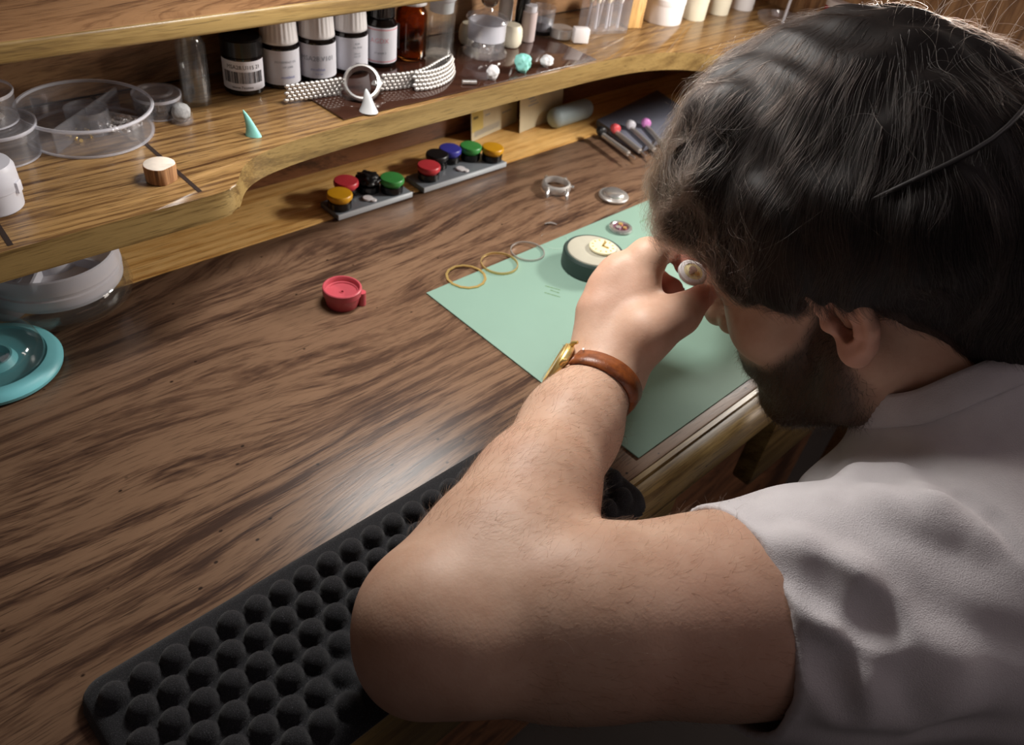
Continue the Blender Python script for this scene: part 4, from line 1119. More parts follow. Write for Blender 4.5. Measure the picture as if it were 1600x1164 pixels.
def ring(px, r, prof, mat, name, label, tilt=(0, 0), z=0.0, n=72, teeth=0):
    c = at(px[0], px[1], z)
    def warp(v):
        if not teeth: return v
        a = math.atan2(v[1], v[0]); k = 1 + 0.018 * (math.sin(a * teeth) > 0.3); return (v[0] * k, v[1] * k, v[2])
    o = lathe(name, [(r + p, q) for p, q in prof], mat, n=n, closed=True, loc=(c[0], c[1], z + 0.0002), warp=warp)
    o.rotation_euler = (tilt[0], tilt[1], 0); tag(o, label, 'ring', 'watch rings along the back edge of the mat'); return o
flat = [(-0.0011, 0.0), (0.0009, 0.0), (0.0010, 0.0009), (-0.0011, 0.0010)]
thin = [(-0.0004, 0.0), (0.0005, 0.0), (0.0005, 0.0021), (-0.0004, 0.0021)]
ring((728, 433), 0.0172, flat, M_GOLD, 'gold_bezel_ring', 'notched gold ring, leftmost, half on the corner of the green mat', z=0.0015, teeth=14, n=112)
ring((780, 413), 0.0170, thin, M_BRASS, 'brass_spacer_ring', 'plain brass ring between the gold ring and the steel ring', z=0.0015)
ring((824, 394), 0.0160, [(p, q * 0.8) for p, q in thin], M_STEELB, 'steel_spacer_ring', 'plain grey steel ring right of the brass one, across the mat edge', z=0.0015)
ring((866, 377), 0.0145, [(-0.0003, 0), (0.0003, 0), (0.0003, 0.0006), (-0.0003, 0.0006)], M_CLEARW, 'clear_gasket_ring', 'thin see-through gasket ring at the mat edge, beside the casing cushion', z=0.0015)
# casing cushion with a dial on top
cc = front_base(918, 440, 0.0015, 0.027)
cu_ = thing('casing_cushion', 'round dark green casing cushion with a grey top, on the mat beside the hand', 'cushion', (0.3870 * 0 + cc[0], cc[1], 0.0016))
M_CUSH = plain('cushion_side', lin(42, 58, 54), 0.45, var=0.08); M_CUSHT = plain('cushion_top', lin(176, 172, 156), 0.5, var=0.06, vscale=40)
RC = 0.0292
lathe('cushion_body', [(0, 0), (RC - 0.001, 0), (RC, 0.0012), (RC, 0.0155), (RC - 0.0012, 0.0172), (RC - 0.0030, 0.0174), (RC - 0.0034, 0.0168), (0, 0.0168)], M_CUSH, cu_, n=64)
lathe('gel_top', [(RC - 0.0034, 0.0165), (RC - 0.0040, 0.0180), (RC - 0.007, 0.0188), (0.012, 0.0194), (0, 0.0195)], M_CUSHT, cu_, n=64)
cd = at(941, 389, 0.021)
dl = thing('watch_dial', 'small cream watch dial with gold hands lying on the casing cushion', 'watch dial', (cd[0], cd[1], 0.0216))
lathe('dial_plate', [(0, 0), (0.0122, 0), (0.0128, 0.0008), (0.0126, 0.0022), (0.0116, 0.0026), (0, 0.0026)], plain('cream_dial', lin(232, 222, 184), 0.4, var=0.05), dl, n=44)
for a_, L in ((0.4, 0.0085), (-1.3, 0.0062)):
    o = box('hand', (-0.0006, -0.001, 0.0028), (L, 0.0010, 0.0032), M_GOLD, dl); o.rotation_euler = (0, 0, a_)
for k in range(12):
    a_ = k * PI / 6; o = box('hour_mark', (0.0088, -0.0004, 0.0026), (0.0108, 0.0004, 0.0030), M_GOLD, dl); o.rotation_euler = (0, 0, a_)

# ---- the movement held between thumb and finger
mc = wd(1082, 426, 0.560)
nv = -(CM[2] * 0.80) + CM[0] * 0.20 - CM[1] * 0.45; nv /= np.linalg.norm(nv)
held = thing('held_movement', 'tiny gold and white watch movement held between thumb and finger', 'movement', tuple(mc), rot=Vector(nv).to_track_quat('Z', 'Y').to_euler())
lathe('holder', [(0, -0.0075), (0.0062, -0.0075), (0.0075, -0.006), (0.0082, -0.0020), (0, -0.0020)], M_CLEAR, held, n=32)
lathe('movement_rim', [(0.0070, -0.0020), (0.0100, -0.0020), (0.0106, -0.0010), (0.0104, 0.0012), (0.0092, 0.0018), (0.0070, 0.0016)], M_WHITE, held, n=44, closed=True)
lathe('gilt_plate', [(0, -0.0012), (0.0072, -0.0012), (0.0072, 0.0013), (0, 0.0013)], plain('gilt_plate', lin(240, 228, 176), 0.4, metal=0.2, var=0.10, vscale=500), held, n=36)
for q, rr_, ml in [((0.0, 0.0012), 0.0030, M_STEEL), ((0.002, -0.0024), 0.0018, M_GOLD), ((-0.0028, -0.001), 0.0016, M_STEEL)]:
    o = lathe('gear', [(0, 0.0024), (rr_, 0.0023), (rr_, 0.0012), (0, 0.0012)], ml, held, n=18); o.location = (q[0], q[1], 0)

# ---- wristwatch on the left wrist
ax_w = (np.mean(K[:3], 0) - EL); ax_w /= np.linalg.norm(ax_w)
wcn = EL + fd * 0.965
vdir = wcn - np.array([0, 0, CAM_H]); vdir /= np.linalg.norm(vdir)
u1 = -vdir - ax_w * (-vdir @ ax_w); u1 /= np.linalg.norm(u1); u2 = np.cross(u1, ax_w)
if u2 @ CM[0] < 0: u2 = -u2          # u1: towards the camera, u2: picture right
def wrist_r(phi, off=0.0):
    d = u1 * math.cos(phi) + u2 * math.sin(phi); ts = np.linspace(0.008, 0.05, 260)
    v = body.sample(wcn + ax_w * off + d * ts[:, None]); j = int(np.argmax(v > 0)); return ts[j], d
ww = thing('wristwatch', 'gold wristwatch on a brown leather strap worn on the left wrist', 'wristwatch', tuple(wcn))
M_LEATHER = NT('brown_leather'); c = M_LEATHER.coord()
M_LEATHER.link(M_LEATHER.ramp(M_LEATHER.noise(c, 130, 4), [(0.3, lin(96, 46, 20)), (0.7, lin(150, 82, 38))]), M_LEATHER.b.inputs['Base Color'])
M_LEATHER.set(Roughness=0.38); M_LEATHER.bump(M_LEATHER.noise(c, 900, 3), 0.25, 0.0006)
PHC = math.radians(-82)              # the case sits on the left flank
def strap(name, p0, p1, w0, w1, n=46, lift=0.0003, th=0.0022):
    V, F = [], []
    for i in range(n + 1):
        q = i / n; phi = p0 + (p1 - p0) * q; r, d = wrist_r(phi); w = (w0 + (w1 - w0) * q) / 2
        rl, _ = wrist_r(phi, -w); rh, _ = wrist_r(phi, w)
        for off, rr_ in ((-w, rl), (0, max(r, (rl + rh) / 2)), (w, rh)): V.append(d * (rr_ + lift) + ax_w * off)
        for off, rr_ in ((w, rh), (0, max(r, (rl + rh) / 2)), (-w, rl)): V.append(d * (rr_ + lift + th * (1.0 if off == 0 else 0.75)) + ax_w * off)
    V = np.array(V).reshape(n + 1, 6, 3)
    for _ in range(3): V[1:-1] = (V[:-2] + 2 * V[1:-1] + V[2:]) / 4
    V = V.reshape(-1, 3)
    for i in range(n):
        for k in range(6): F.append((i * 6 + k, i * 6 + (k + 1) % 6, (i + 1) * 6 + (k + 1) % 6, (i + 1) * 6 + k))
    F.append(tuple(range(6))); F.append(tuple(reversed(range(n * 6, n * 6 + 6))))
    o = obj(name, V, F, M_LEATHER.m, ww)
    for p in o.data.polygons: p.use_smooth = True
    return o
strap('strap', PHC + 0.62, math.radians(128), 0.0165, 0.0150); strap('strap', PHC - 0.62, math.radians(-205), 0.0165, 0.0150, n=34)
for off in (-0.0062, 0.0062):        # pale stitches beside the lugs
    r, d = wrist_r(PHC + 0.78); box('stitch', (-0.0011, -0.0006, -0.0004), (0.0011, 0.0006, 0.0004), M_WHITE, ww, bev=0.0002).matrix_local = Matrix.Translation(Vector(d * (r + 0.0026) + ax_w * off)) @ Vector(d).to_track_quat('Z', 'Y').to_matrix().to_4x4()
r, d = wrist_r(PHC)
Rm = Matrix((Vector(np.cross(ax_w, d)), Vector(ax_w), Vector(d))).transposed().to_4x4(); Tm = Matrix.Translation(Vector(d * (r - 0.0008))) @ Rm
def wpart(o): o.matrix_local = Tm; return o
wpart(lathe('case', [(0, 0), (0.0150, 0), (0.0168, 0.0010), (0.0172, 0.0030), (0.0168, 0.0046), (0.0160, 0.0054), (0.0146, 0.0056), (0, 0.0056)], M_GOLD, ww, n=56))
wpart(lathe('bezel', [(0.0146, 0.0055), (0.0158, 0.0056), (0.0156, 0.0066), (0.0146, 0.0068)], M_GOLD, ww, n=56, closed=True))
wpart(lathe('dial', [(0, 0.0058), (0.0145, 0.0058), (0.0145, 0.0056), (0, 0.0056)], M_CREAM, ww, n=40))
wpart(lathe('crystal', [(0.0145, 0.0066), (0.0135, 0.0082), (0.0100, 0.0090), (0, 0.0094)], M_CLEARW, ww, n=48))
for sx_ in (-1, 1):
    for sy_ in (-1, 1):
        wpart(tube('lug', [(sx_ * 0.0130, sy_ * 0.0085, 0.0034), (sx_ * 0.0178, sy_ * 0.0088, 0.0030), (sx_ * 0.0205, sy_ * 0.0088, 0.0010)], [0.0017, 0.0016, 0.0010], M_GOLD, ww, n=10))
wpart(tube('crown', [(0, -0.0168, 0.0030), (0, -0.0196, 0.0030)], 0.0019, M_GOLD, ww, n=12))
r, d = wrist_r(math.radians(118))
bm = bmesh.new()
for lo_, hi_ in (((-0.0010, -0.0092, 0), (0.0010, 0.0092, 0.0018)), ((0.0085, -0.0092, 0), (0.0102, 0.0092, 0.0018)), ((0, -0.0092, 0), (0.0095, -0.0078, 0.0018)), ((0, 0.0078, 0), (0.0095, 0.0092, 0.0018)), ((0, -0.0007, 0.001), (0.0095, 0.0007, 0.0024))): bm_box(bm, lo_, hi_, 0.0003, 1)
o = obj_bm('buckle', bm, M_GOLD, ww, smooth=True); o.matrix_local = Matrix.Translation(Vector(d * (r + 0.0026))) @ Matrix((Vector(np.cross(ax_w, d)), Vector(ax_w), Vector(d))).transposed().to_4x4()

# ---- loupe headband wire round the hair
pts = []
for (x, y) in [(1300, 343), (1325, 330), (1360, 313), (1400, 296), (1440, 279), (1480, 262), (1520, 241), (1550, 222), (1575, 200), (1592, 180), (1600, 165)]:
    h = full.hit(x, y)
    if h is not None: pts.append(h + full.grad(h[None])[0] * 0.0032)
ph = [to_head(p) for p in pts]
last = ph[-1]
for k in range(1, 9):                # on round the back of the head
    q = k / 9; a = math.atan2(last[1], -last[0] - 0.012); a2 = a + (0 - a) * q
    for rr_ in np.linspace(0.16, 0.05, 220):
        p = HO + HA.T @ np.array([-0.012 - rr_ * math.cos(a2), rr_ * math.sin(a2), last[2]])
        if full.sample(p[None])[0] < 0.0030: break
    pts.append(p)
mid_n = len(pts)
for q in list(reversed(pts[:mid_n - 0])): 
    l = to_head(q); pts.append(HO + HA.T @ np.array([l[0], -l[1], l[2]]))
for i_ in range(4): pts[i_] = pts[i_] - full.grad(pts[i_][None])[0] * (0.008, 0.0055, 0.003, 0.001)[i_]
sm = np.array(pts)
for _ in range(2): sm[1:-1] = (sm[:-2] + 2 * sm[1:-1] + sm[2:]) / 4
M_WIRE = plain('dark_wire', lin(46, 43, 43), 0.4)
rw = [0.0013] * len(sm); rw[:4] = [0.0005, 0.0008, 0.0011, 0.0012]
lw = tube('loupe_headband', sm, rw, M_WIRE, n=10); tag(lw, 'thin dark wire headband of an eye loupe, over the dark hair', 'headband')

# ================================================================ things on and under the shelf
# ---- dark glossy plate under the bottles
gp = [at(537, 189, SZ), at(936, 97, SZ)]
pl = thing('dark_glass_plate', 'dark brown glossy plate lying on the shelf under the bottles', 'plate', (0.51, 0.585, SH))
GX0, GX1 = gp[0][0], gp[1][0]
prism('plate', [(GX0 - 0.51, 0.5235 - 0.585), (GX1 - 0.51, 0.5235 - 0.585), (GX1 - 0.51, 0.645 - 0.585), (GX0 - 0.004 - 0.51, 0.645 - 0.585)], 0, 0.0016, plain('smoked_glass', lin(58, 36, 28), 0.07, spec=0.75, var=0.15, vscale=20), pl, bev=0.0003)
PZ = SH + 0.0018
def wrap_mesh(name, body_, size, r, z, phi, mat, parent, off=0.00045, track=1.0):
    """lettering wrapped round a bottle: centred at angle phi, baseline height z"""
    V, F = text_tris(body_, size); xs_ = [v[0] for v in V]; mx = (min(xs_) + max(xs_)) / 2
    W = [((r + off) * math.cos(phi + (v[0] - mx) * track / r), (r + off) * math.sin(phi + (v[0] - mx) * track / r), z + v[1]) for v in V]
    return obj(name, W, F, mat, parent, smooth=False)
def wrap_label(name, r, z0, z1, p0, p1, mat, parent, off=0.00025, n=28):
    V, F = [], []
    for i in range(n + 1):
        a = p0 + (p1 - p0) * i / n
        V += [((r + off) * math.cos(a), (r + off) * math.sin(a), z0), ((r + off) * math.cos(a), (r + off) * math.sin(a), z1)]
    for i in range(n): F.append((2 * i, 2 * i + 2, 2 * i + 3, 2 * i + 1))
    return obj(name, V, F, mat, parent)
def wrap_bars(name, r, z0, z1, p0, p1, mat, parent, seed, off=0.00045):
    V, F = [], []; a = p0; rr_ = random.Random(seed)
    while a < p1:
        w = rr_.choice([0.010, 0.016, 0.026]) * 1.2; i = len(V)
        for (q, z) in ((a, z0), (a + w, z0), (a + w, z1), (a, z1)): V.append(((r + off) * math.cos(q), (r + off) * math.sin(q), z))
        F.append((i, i + 1, i + 2, i + 3)); a += w + rr_.choice([0.012, 0.02, 0.034])
    return obj(name, V, F, mat, parent, smooth=False)
def cap_ribs(rad, z0, z1, top_r, n=96, ribs=24):
    """fluted screw cap profile with a slight taper"""
    V, F = [], []
    zs = [z0, z0 + 0.002, z0 + 0.005, z1 - 0.002, z1 - 0.0004, z1]
    for j, z in enumerate(zs):
        q = (z - z0) / (z1 - z0); r = rad + (top_r - rad) * q
        if j == len(zs) - 1: r -= 0.0010
        for k in range(n):
            a = 2 * PI * k / n; fl = (0.5 + 0.5 * math.cos(a * ribs)) * 0.0006 if 1 < j < 5 else 0
            V.append(((r - fl) * math.cos(a), (r - fl) * math.sin(a), z))
    for j in range(len(zs) - 1):
        for k in range(n): F.append((j * n + k, j * n + (k + 1) % n, (j + 1) * n + (k + 1) % n, (j + 1) * n + k))
    F.append(tuple(range((len(zs) - 1) * n, len(zs) * n))); F.append(tuple(reversed(range(n))))
    return V, F
def facing(c): return math.atan2(-c[1], -c[0])        # angle that looks back to the camera
def white_bottle(px, z, label, r=0.0164, body_h=0.0335, lab=None):
    c = at(px[0], px[1], z); t = thing('oil_bottle', label, 'bottle', (c[0], c[1], z), group='bottles on the shelf'); f = facing(c)
    lathe('bottle_body', [(0, 0), (r - 0.001, 0), (r, 0.0012), (r, body_h), (r - 0.0015, body_h + 0.002), (r - 0.003, body_h + 0.0042), (0, body_h + 0.0042)], M_DARKGL, t, n=48)
    wrap_label('label', r, 0.0038, body_h - 0.0012, f - 2.0, f + 2.0, M_LABEL, t)
    V, F = cap_ribs(r - 0.0004, body_h + 0.0030, 0.0690, r - 0.0028); obj('cap', V, F, M_WHITE, t)
    return t, f, r
RTEXT = 0.0164
t, f, r = white_bottle((440, 128), SH, 'white-capped bottle right beside the black barcode jar')
wrap_mesh('print', 'MOVEMENT OIL', 0.0026, r, 0.0222, f + 0.30, M_INK_G, t); wrap_mesh('print', 'HP 1300', 0.0026, r, 0.0180, f + 0.38, M_INK_G, t)
wrap_mesh('logo_print', 'moebius', 0.0036, r, 0.0092, f + 0.36, M_INK_B, t)
t, f, r = white_bottle((496, 118), PZ, 'white-capped bottle with large grey code letters, middle of the three')
wrap_mesh('print', 'MSA28.V101', 0.0058, r, 0.0188, f + 0.02, M_INK_G, t); wrap_mesh('logo_print', 'moebius', 0.0036, r, 0.0105, f + 0.05, M_INK_B, t); wrap_mesh('print', '9010 2ml', 0.0018, r, 0.0070, f + 0.1, M_INK_B, t)
t, f, r = white_bottle((546, 106), PZ, 'white-capped bottle turned to its label edge, beside the black-capped one')
for i, (s, z) in enumerate([('8200', 0.0265), ('OIL FINE', 0.0232), ('10 ml', 0.0180), ('lot 29', 0.0155), ('exp', 0.0100)]): wrap_mesh('print', s, 0.0024, r, z, f + 0.45, M_INK_G, t)
# black jar with a barcode label
c = at(383, 138, SH); t = thing('barcode_jar', 'small black jar with a white barcode label', 'jar', (c[0], c[1], SH), group='bottles on the shelf'); f = facing(c); r = 0.0166
lathe('jar_body', [(0, 0), (r - 0.001, 0), (r, 0.0012), (r, 0.0300), (r - 0.001, 0.0308), (0, 0.0308)], M_DARKGL, t, n=48)
lathe('cap', [(r - 0.002, 0.0306), (r + 0.0002, 0.0310), (r + 0.0002, 0.0430), (r - 0.0010, 0.0442), (0, 0.0442)], M_BLACK, t, n=48)
wrap_label('label', r, 0.0045, 0.0285, f - 1.35, f + 1.25, M_LABEL, t)
wrap_mesh('print', 'MSA28.U115 21', 0.0046, r, 0.0222, f, M_INK, t, track=0.92); wrap_bars('barcode', r, 0.0105, 0.0200, f - 1.05, f + 1.0, M_INK, t, 3); wrap_mesh('print', 'www.7xxxxx', 0.0032, r, 0.0062, f - 0.1, M_INK, t)
# black-capped bottle with a pink-edged label
c = at(594, 97, PZ); t = thing('black_cap_bottle', 'black-capped bottle with a white label edged in pink', 'bottle', (c[0], c[1], PZ), group='bottles on the shelf'); f = facing(c); r = 0.0148
lathe('bottle_body', [(0, 0), (r - 0.001, 0), (r, 0.0012), (r, 0.0370), (r - 0.003, 0.0410), (r - 0.004, 0.0425), (0, 0.0425)], M_DARKGL, t, n=48)
V, F = cap_ribs(r - 0.0020, 0.0425, 0.0690, r - 0.0030); obj('cap', V, F, M_BLACK, t)
wrap_label('label', r, 0.0040, 0.0360, f - 1.5, f + 1.5, M_LABEL, t)
for z in (0.0052, 0.0335): wrap_label('pink_stripe', r, z, z + 0.0012, f - 1.5, f + 1.5, M_INK_R, t, off=0.0004)
wrap_mesh('logo_print', 'AGDX', 0.0060, r, 0.0225, f - 0.05, M_INK_R, t); wrap_mesh('print', 'oil grade 2', 0.0026, r, 0.0130, f, M_INK_G, t)
# amber bottle
c = at(641, 88, PZ); t = thing('amber_bottle', 'brown amber glass bottle with a white ribbed cap', 'bottle', (c[0], c[1], PZ), group='bottles on the shelf'); f = facing(c); r = 0.0148
lathe('bottle_body', [(0, 0.0), (r - 0.002, 0.0), (r, 0.002), (r, 0.0420), (r - 0.003, 0.0470), (0.0100, 0.0500), (0.0100, 0.054), (0.0088, 0.054), (0.0088, 0.0495), (r - 0.0045, 0.0455), (r - 0.0018, 0.0410), (r - 0.0018, 0.0035), (r - 0.003, 0.002), (0, 0.002)], M_AMBER, t, n=48)
V, F = cap_ribs(0.0138, 0.0500, 0.0720, 0.0128); obj('cap', V, F, M_WHITE, t)
wrap_label('label', r, 0.010, 0.033, f - 1.9, f - 0.80, M_LABEL, t)
# clear ground-stoppered bottle
c = at(686, 86, PZ); t = thing('stoppered_vial', 'clear glass vial with a frosted ground stopper, half full', 'vial', (c[0], c[1], PZ), group='bottles on the shelf'); r = 0.0134
lathe('vial_glass', [(0, 0), (r - 0.001, 0), (r, 0.0012), (r, 0.0500), (r + 0.0004, 0.0520), (r - 0.0014, 0.0520), (r - 0.0014, 0.0030), (0, 0.0030)], M_CLEARW, t, n=44)
lathe('spirit', [(0, 0.0032), (r - 0.0016, 0.0032), (r - 0.0016, 0.0290), (0, 0.0288)], M_CLEAR, t, n=40)
lathe('stopper', [(0, 0.0420), (r - 0.0020, 0.0420), (r - 0.0016, 0.0520), (r + 0.0005, 0.0540), (r + 0.0012, 0.0680), (0, 0.0690)], M_FROSTP, t, n=40)
# open vial with clear liquid
c = at(309, 160, SH); t = thing('open_vial', 'slim clear glass vial half full of liquid, left of the black jar', 'vial', (c[0], c[1], SH), group='bottles on the shelf'); r = 0.0112
lathe('vial_glass', [(0, 0), (r - 0.001, 0), (r, 0.001), (r, 0.0470), (r - 0.0022, 0.0510), (r - 0.0020, 0.0530), (r - 0.0004, 0.0550), (r - 0.0006, 0.0566), (r - 0.0024, 0.0566), (r - 0.0036, 0.0520), (r - 0.0014, 0.0466), (r - 0.0014, 0.0034), (0, 0.0034)], M_CLEARW, t, n=44)
lathe('liquid', [(0, 0.0036), (r - 0.0016, 0.0036), (r - 0.0016, 0.0300), (0, 0.0298)], M_CLEAR, t, n=40)

# ---- round clear boxes
def clear_box(c, r, h, name, label, grp=None, lid=True, mat=None, rim=0.0016):
    mat = mat or M_CLEAR
    t = thing(name, label, 'box', tuple(c), group=grp)
    lathe('box_wall', [(0, 0), (r * 0.93, 0), (r * 0.95, 0.0006), (r * 0.965, h - 0.001), (r * 0.965, h), (r * 0.93, h), (r * 0.915, 0.0016), (0, 0.0016)], mat, t, n=64)
    lathe('rim', [(r * 0.955, h - 0.0012), (r * 0.985, h - 0.0016), (r * 1.0, h - 0.0004), (r * 0.985, h + 0.0008), (r * 0.955, h + 0.0006)], M_RIM, t, n=64, closed=True)
    lathe('foot_rim', [(r * 0.90, 0), (r * 0.94, 0.0002), (r * 0.945, 0.0014), (r * 0.90, 0.0012)], M_RIM, t, n=64, closed=True)
    if lid: lathe('lid', [(r * 0.972, h - 0.006), (r, h - 0.006), (r, h + 0.0012), (r - 0.0008, h + 0.002), (0, h + 0.002), (0, h + 0.0008), (r * 0.96, h + 0.0008)], mat, t, n=64)
    return t
c = front_base(152, 247, SH, 0.0425)
t = clear_box((c[0], c[1], SH), 0.0460, 0.0205, 'parts_box', 'wide round clear box with dividers and tiny watch parts on the shelf', 'round clear parts boxes', lid=False)
for k in range(4):
    a = math.radians(38 + 90 * k); o = box('divider', (0.0, -0.0005, 0.0018), (0.0415, 0.0005, 0.0185), M_CLEAR, t); o.rotation_euler = (0, 0, a)
lathe('divider_ring', [(0.0140, 0.0018), (0.0148, 0.0018), (0.0148, 0.0185), (0.0140, 0.0185)], M_CLEAR, t, n=36, closed=True)
def bits(name, c, r, n, seed, mat, label, zmax=0.004, sz=0.0011):
    rr_ = random.Random(seed); bm = bmesh.new()
    for i in range(n):
        a, q = rr_.uniform(0, 2 * PI), r * math.sqrt(rr_.random()); s = sz * rr_.uniform(0.5, 1.4)
        g = bmesh.ops.create_cone(bm, cap_ends=True, segments=rr_.choice([4, 6, 8]), radius1=s, radius2=s * rr_.uniform(0.4, 1), depth=s * rr_.uniform(0.4, 2.2))
        M = Matrix.Translation((q * math.cos(a), q * math.sin(a), sz + zmax * rr_.random() * (1 - q / r))) @ Euler((rr_.uniform(0, 3), rr_.uniform(0, 3), rr_.uniform(0, 3))).to_matrix().to_4x4()
        bmesh.ops.transform(bm, matrix=M, verts=g['verts'])
    o = obj_bm(name, bm, mat, loc=c); tag(o, label, 'watch parts'); o['kind'] = 'stuff'; return o
cc = at(188, 196, SH + 0.002); bits('tiny_screws', (cc[0], cc[1], SH + 0.0018), 0.0150, 190, 5, M_STEEL, 'pile of tiny steel screws and gears in the wide clear box')
cc = at(125, 212, SH + 0.002); bits('loose_gears', (cc[0], cc[1], SH + 0.0018), 0.010, 14, 8, M_BRASS, 'few loose brass gears in the wide clear box')
c = at(3, 240, SH); t = clear_box((c[0], c[1], SH), 0.0262, 0.0215, 'round_clear_box', 'lower box of the two stacked round clear boxes at the left edge', 'round clear parts boxes')
c2 = (c[0] - 0.002, c[1] + 0.002, SH + 0.0238); t = clear_box(c2, 0.0205, 0.0200, 'round_clear_box', 'upper box of the two stacked round clear boxes at the left edge', 'round clear parts boxes', lid=False)
bits('dark_clips', (c2[0], c2[1], c2[2] + 0.0017), 0.012, 26, 3, M_STEELB, 'dark metal clips inside the upper stacked clear box', sz=0.0018)
c = at(-6, 322, SH); t = thing('frosted_hinged_box', 'frosted hinged plastic tub at the left edge of the shelf, beside the groove', 'box', (c[0], c[1], SH))
lathe('tub', [(0, 0), (0.0150, 0), (0.0160, 0.001), (0.0166, 0.0135), (0, 0.0135)], M_FROSTP, t, n=48)
lathe('lid', [(0, 0.0137), (0.0168, 0.0137), (0.0170, 0.0145), (0.0166, 0.0265), (0.0150, 0.0295), (0, 0.0300)], M_FROSTP, t, n=48)
box('latch', (0.0160, -0.003, 0.0118), (0.0182, 0.003, 0.0190), M_FROSTP, t, bev=0.0006).rotation_euler = (0, 0, math.radians(-40))
c = at(249, 176, SH); t = clear_box((c[0], c[1], SH), 0.0182, 0.0150, 'small_parts_box', 'small round clear box with black grains, in front of the slim vial', 'round clear parts boxes')
lathe('inner_ring', [(0.010, 0.0165), (0.0122, 0.0165), (0.0122, 0.0180), (0.010, 0.0180)], M_CLEAR, t, n=36, closed=True)
bits('black_grains', (c[0], c[1], SH + 0.0018), 0.0135, 90, 12, plain('black_grains', lin(34, 28, 26), 0.5), 'black grains inside the small round clear box', sz=0.0013)
c = at(285, 190, SH); t = thing('putty_cup', 'clear little cup holding a grey putty plug, beside the small round box', 'cup', (c[0], c[1], SH))
lathe('cup', [(0, 0), (0.0080, 0), (0.0084, 0.0008), (0.0080, 0.0050), (0.0074, 0.0050), (0.0074, 0.0012), (0, 0.0012)], M_CLEAR, t, n=36)
lump('putty_plug', (0.0070, 0.0070, 0.0068), 21, M_GREYPUT, t, amp=0.10).location = (0, 0, 0.0012)
# wooden peg slice
c = at(253, 280, SH); t = thing('wood_peg', 'short sawn slice of a wooden dowel beside the shelf groove', 'wood', (c[0], c[1], SH), math.radians(20))
def flatcut(v):
    x, y, z = v
    if y < -0.0085: y = -0.0085 + (y + 0.0085) * 0.15
    return (x, y, z)
W_PEG = wood('dowel_bark', lin(176, 132, 90), lin(150, 106, 68), lin(110, 74, 46), freq=160, warp=4, axis='Z', rough=0.7, pore=0.4, seed=9.1)
lathe('dowel', [(0, 0), (0.0098, 0), (0.0102, 0.0004), (0.0106, 0.0110), (0.0104, 0.0116), (0, 0.0116)], W_PEG, t, n=30, warp=flatcut)
lathe('sawn_face', [(0.0102, 0.01165), (0.0098, 0.0119), (0, 0.0120)], plain('sawn_wood', lin(226, 214, 200), 0.8, var=0.06, vscale=300), t, n=30, warp=flatcut)
# green putty cone
def fin(name, c, h, r0, bend, mat, label, rot, sq=0.6, cat='putty', grp='putty pieces on the shelf'):
    bm = bmesh.new(); n, m = 18, 16; rings = []
    for i in range(m):
        q = i / (m - 1); rr_ = r0 * (1 - q) ** 0.75 * (1 - 0.15 * math.sin(q * PI)) + 0.0002; ring_ = []
        for k in range(n):
            a = 2 * PI * k / n; ring_.append(bm.verts.new((rr_ * math.cos(a) + bend * (q ** 1.6) * h, rr_ * sq * math.sin(a), q * h)))
        rings.append(ring_)
    for i in range(m - 1):
        for k in range(n): bm.faces.new((rings[i][k], rings[i][(k + 1) % n], rings[i + 1][(k + 1) % n], rings[i + 1][k]))
    bm.faces.new(list(reversed(rings[0]))); bm.faces.new(rings[-1])
    o = obj_bm(name, bm, mat, smooth=True, loc=c, angle=60); o.rotation_euler = (0, 0, rot); tag(o, label, cat, grp); return o
c = at(396, 212, SH); fin('putty_fin', (c[0], c[1], SH), 0.0195, 0.0062, -0.32, M_TEAL, 'pale green putty fin standing alone on the oak shelf', math.radians(-50))
c = at(576, 174, PZ); fin('putty_cone', (c[0], c[1], PZ), 0.0190, 0.0078, -0.12, plain('grey_white_putty', lin(196, 198, 200), 0.6, var=0.05), 'grey-white putty cone in front of the steel bracelet', math.radians(-50), 0.8)
def putty(px, r, seed, mat, label, z=None, amp=0.2):
    c = at(px[0], px[1], z if z else PZ); o = lump('putty_lump', r, seed, mat, loc=(c[0], c[1], z if z else PZ), amp=amp); tag(o, label, 'putty', 'putty pieces on the shelf'); return o
putty((769, 124), (0.0060, 0.0056, 0.0068), 31, M_PUTTYW, 'white putty stub in front of the stoppered glass jar')
putty((815, 112), (0.0078, 0.0074, 0.0085), 44, M_TEAL, 'pale green putty lump on the dark plate', amp=0.28)
putty((853, 104), (0.0068, 0.0064, 0.0056), 52, M_PUTTYW, 'white putty ball near the right end of the dark plate')
c = at(733, 132, PZ); o = tube('steel_pin', [(-0.0068, 0, 0.0022), (0.0068, 0, 0.0022)], 0.0022, M_STEEL, n=14, loc=(c[0], c[1], PZ)); o.rotation_euler = (0, 0, math.radians(-28)); tag(o, 'short steel pin on the dark plate beside the bracelet', 'pin')

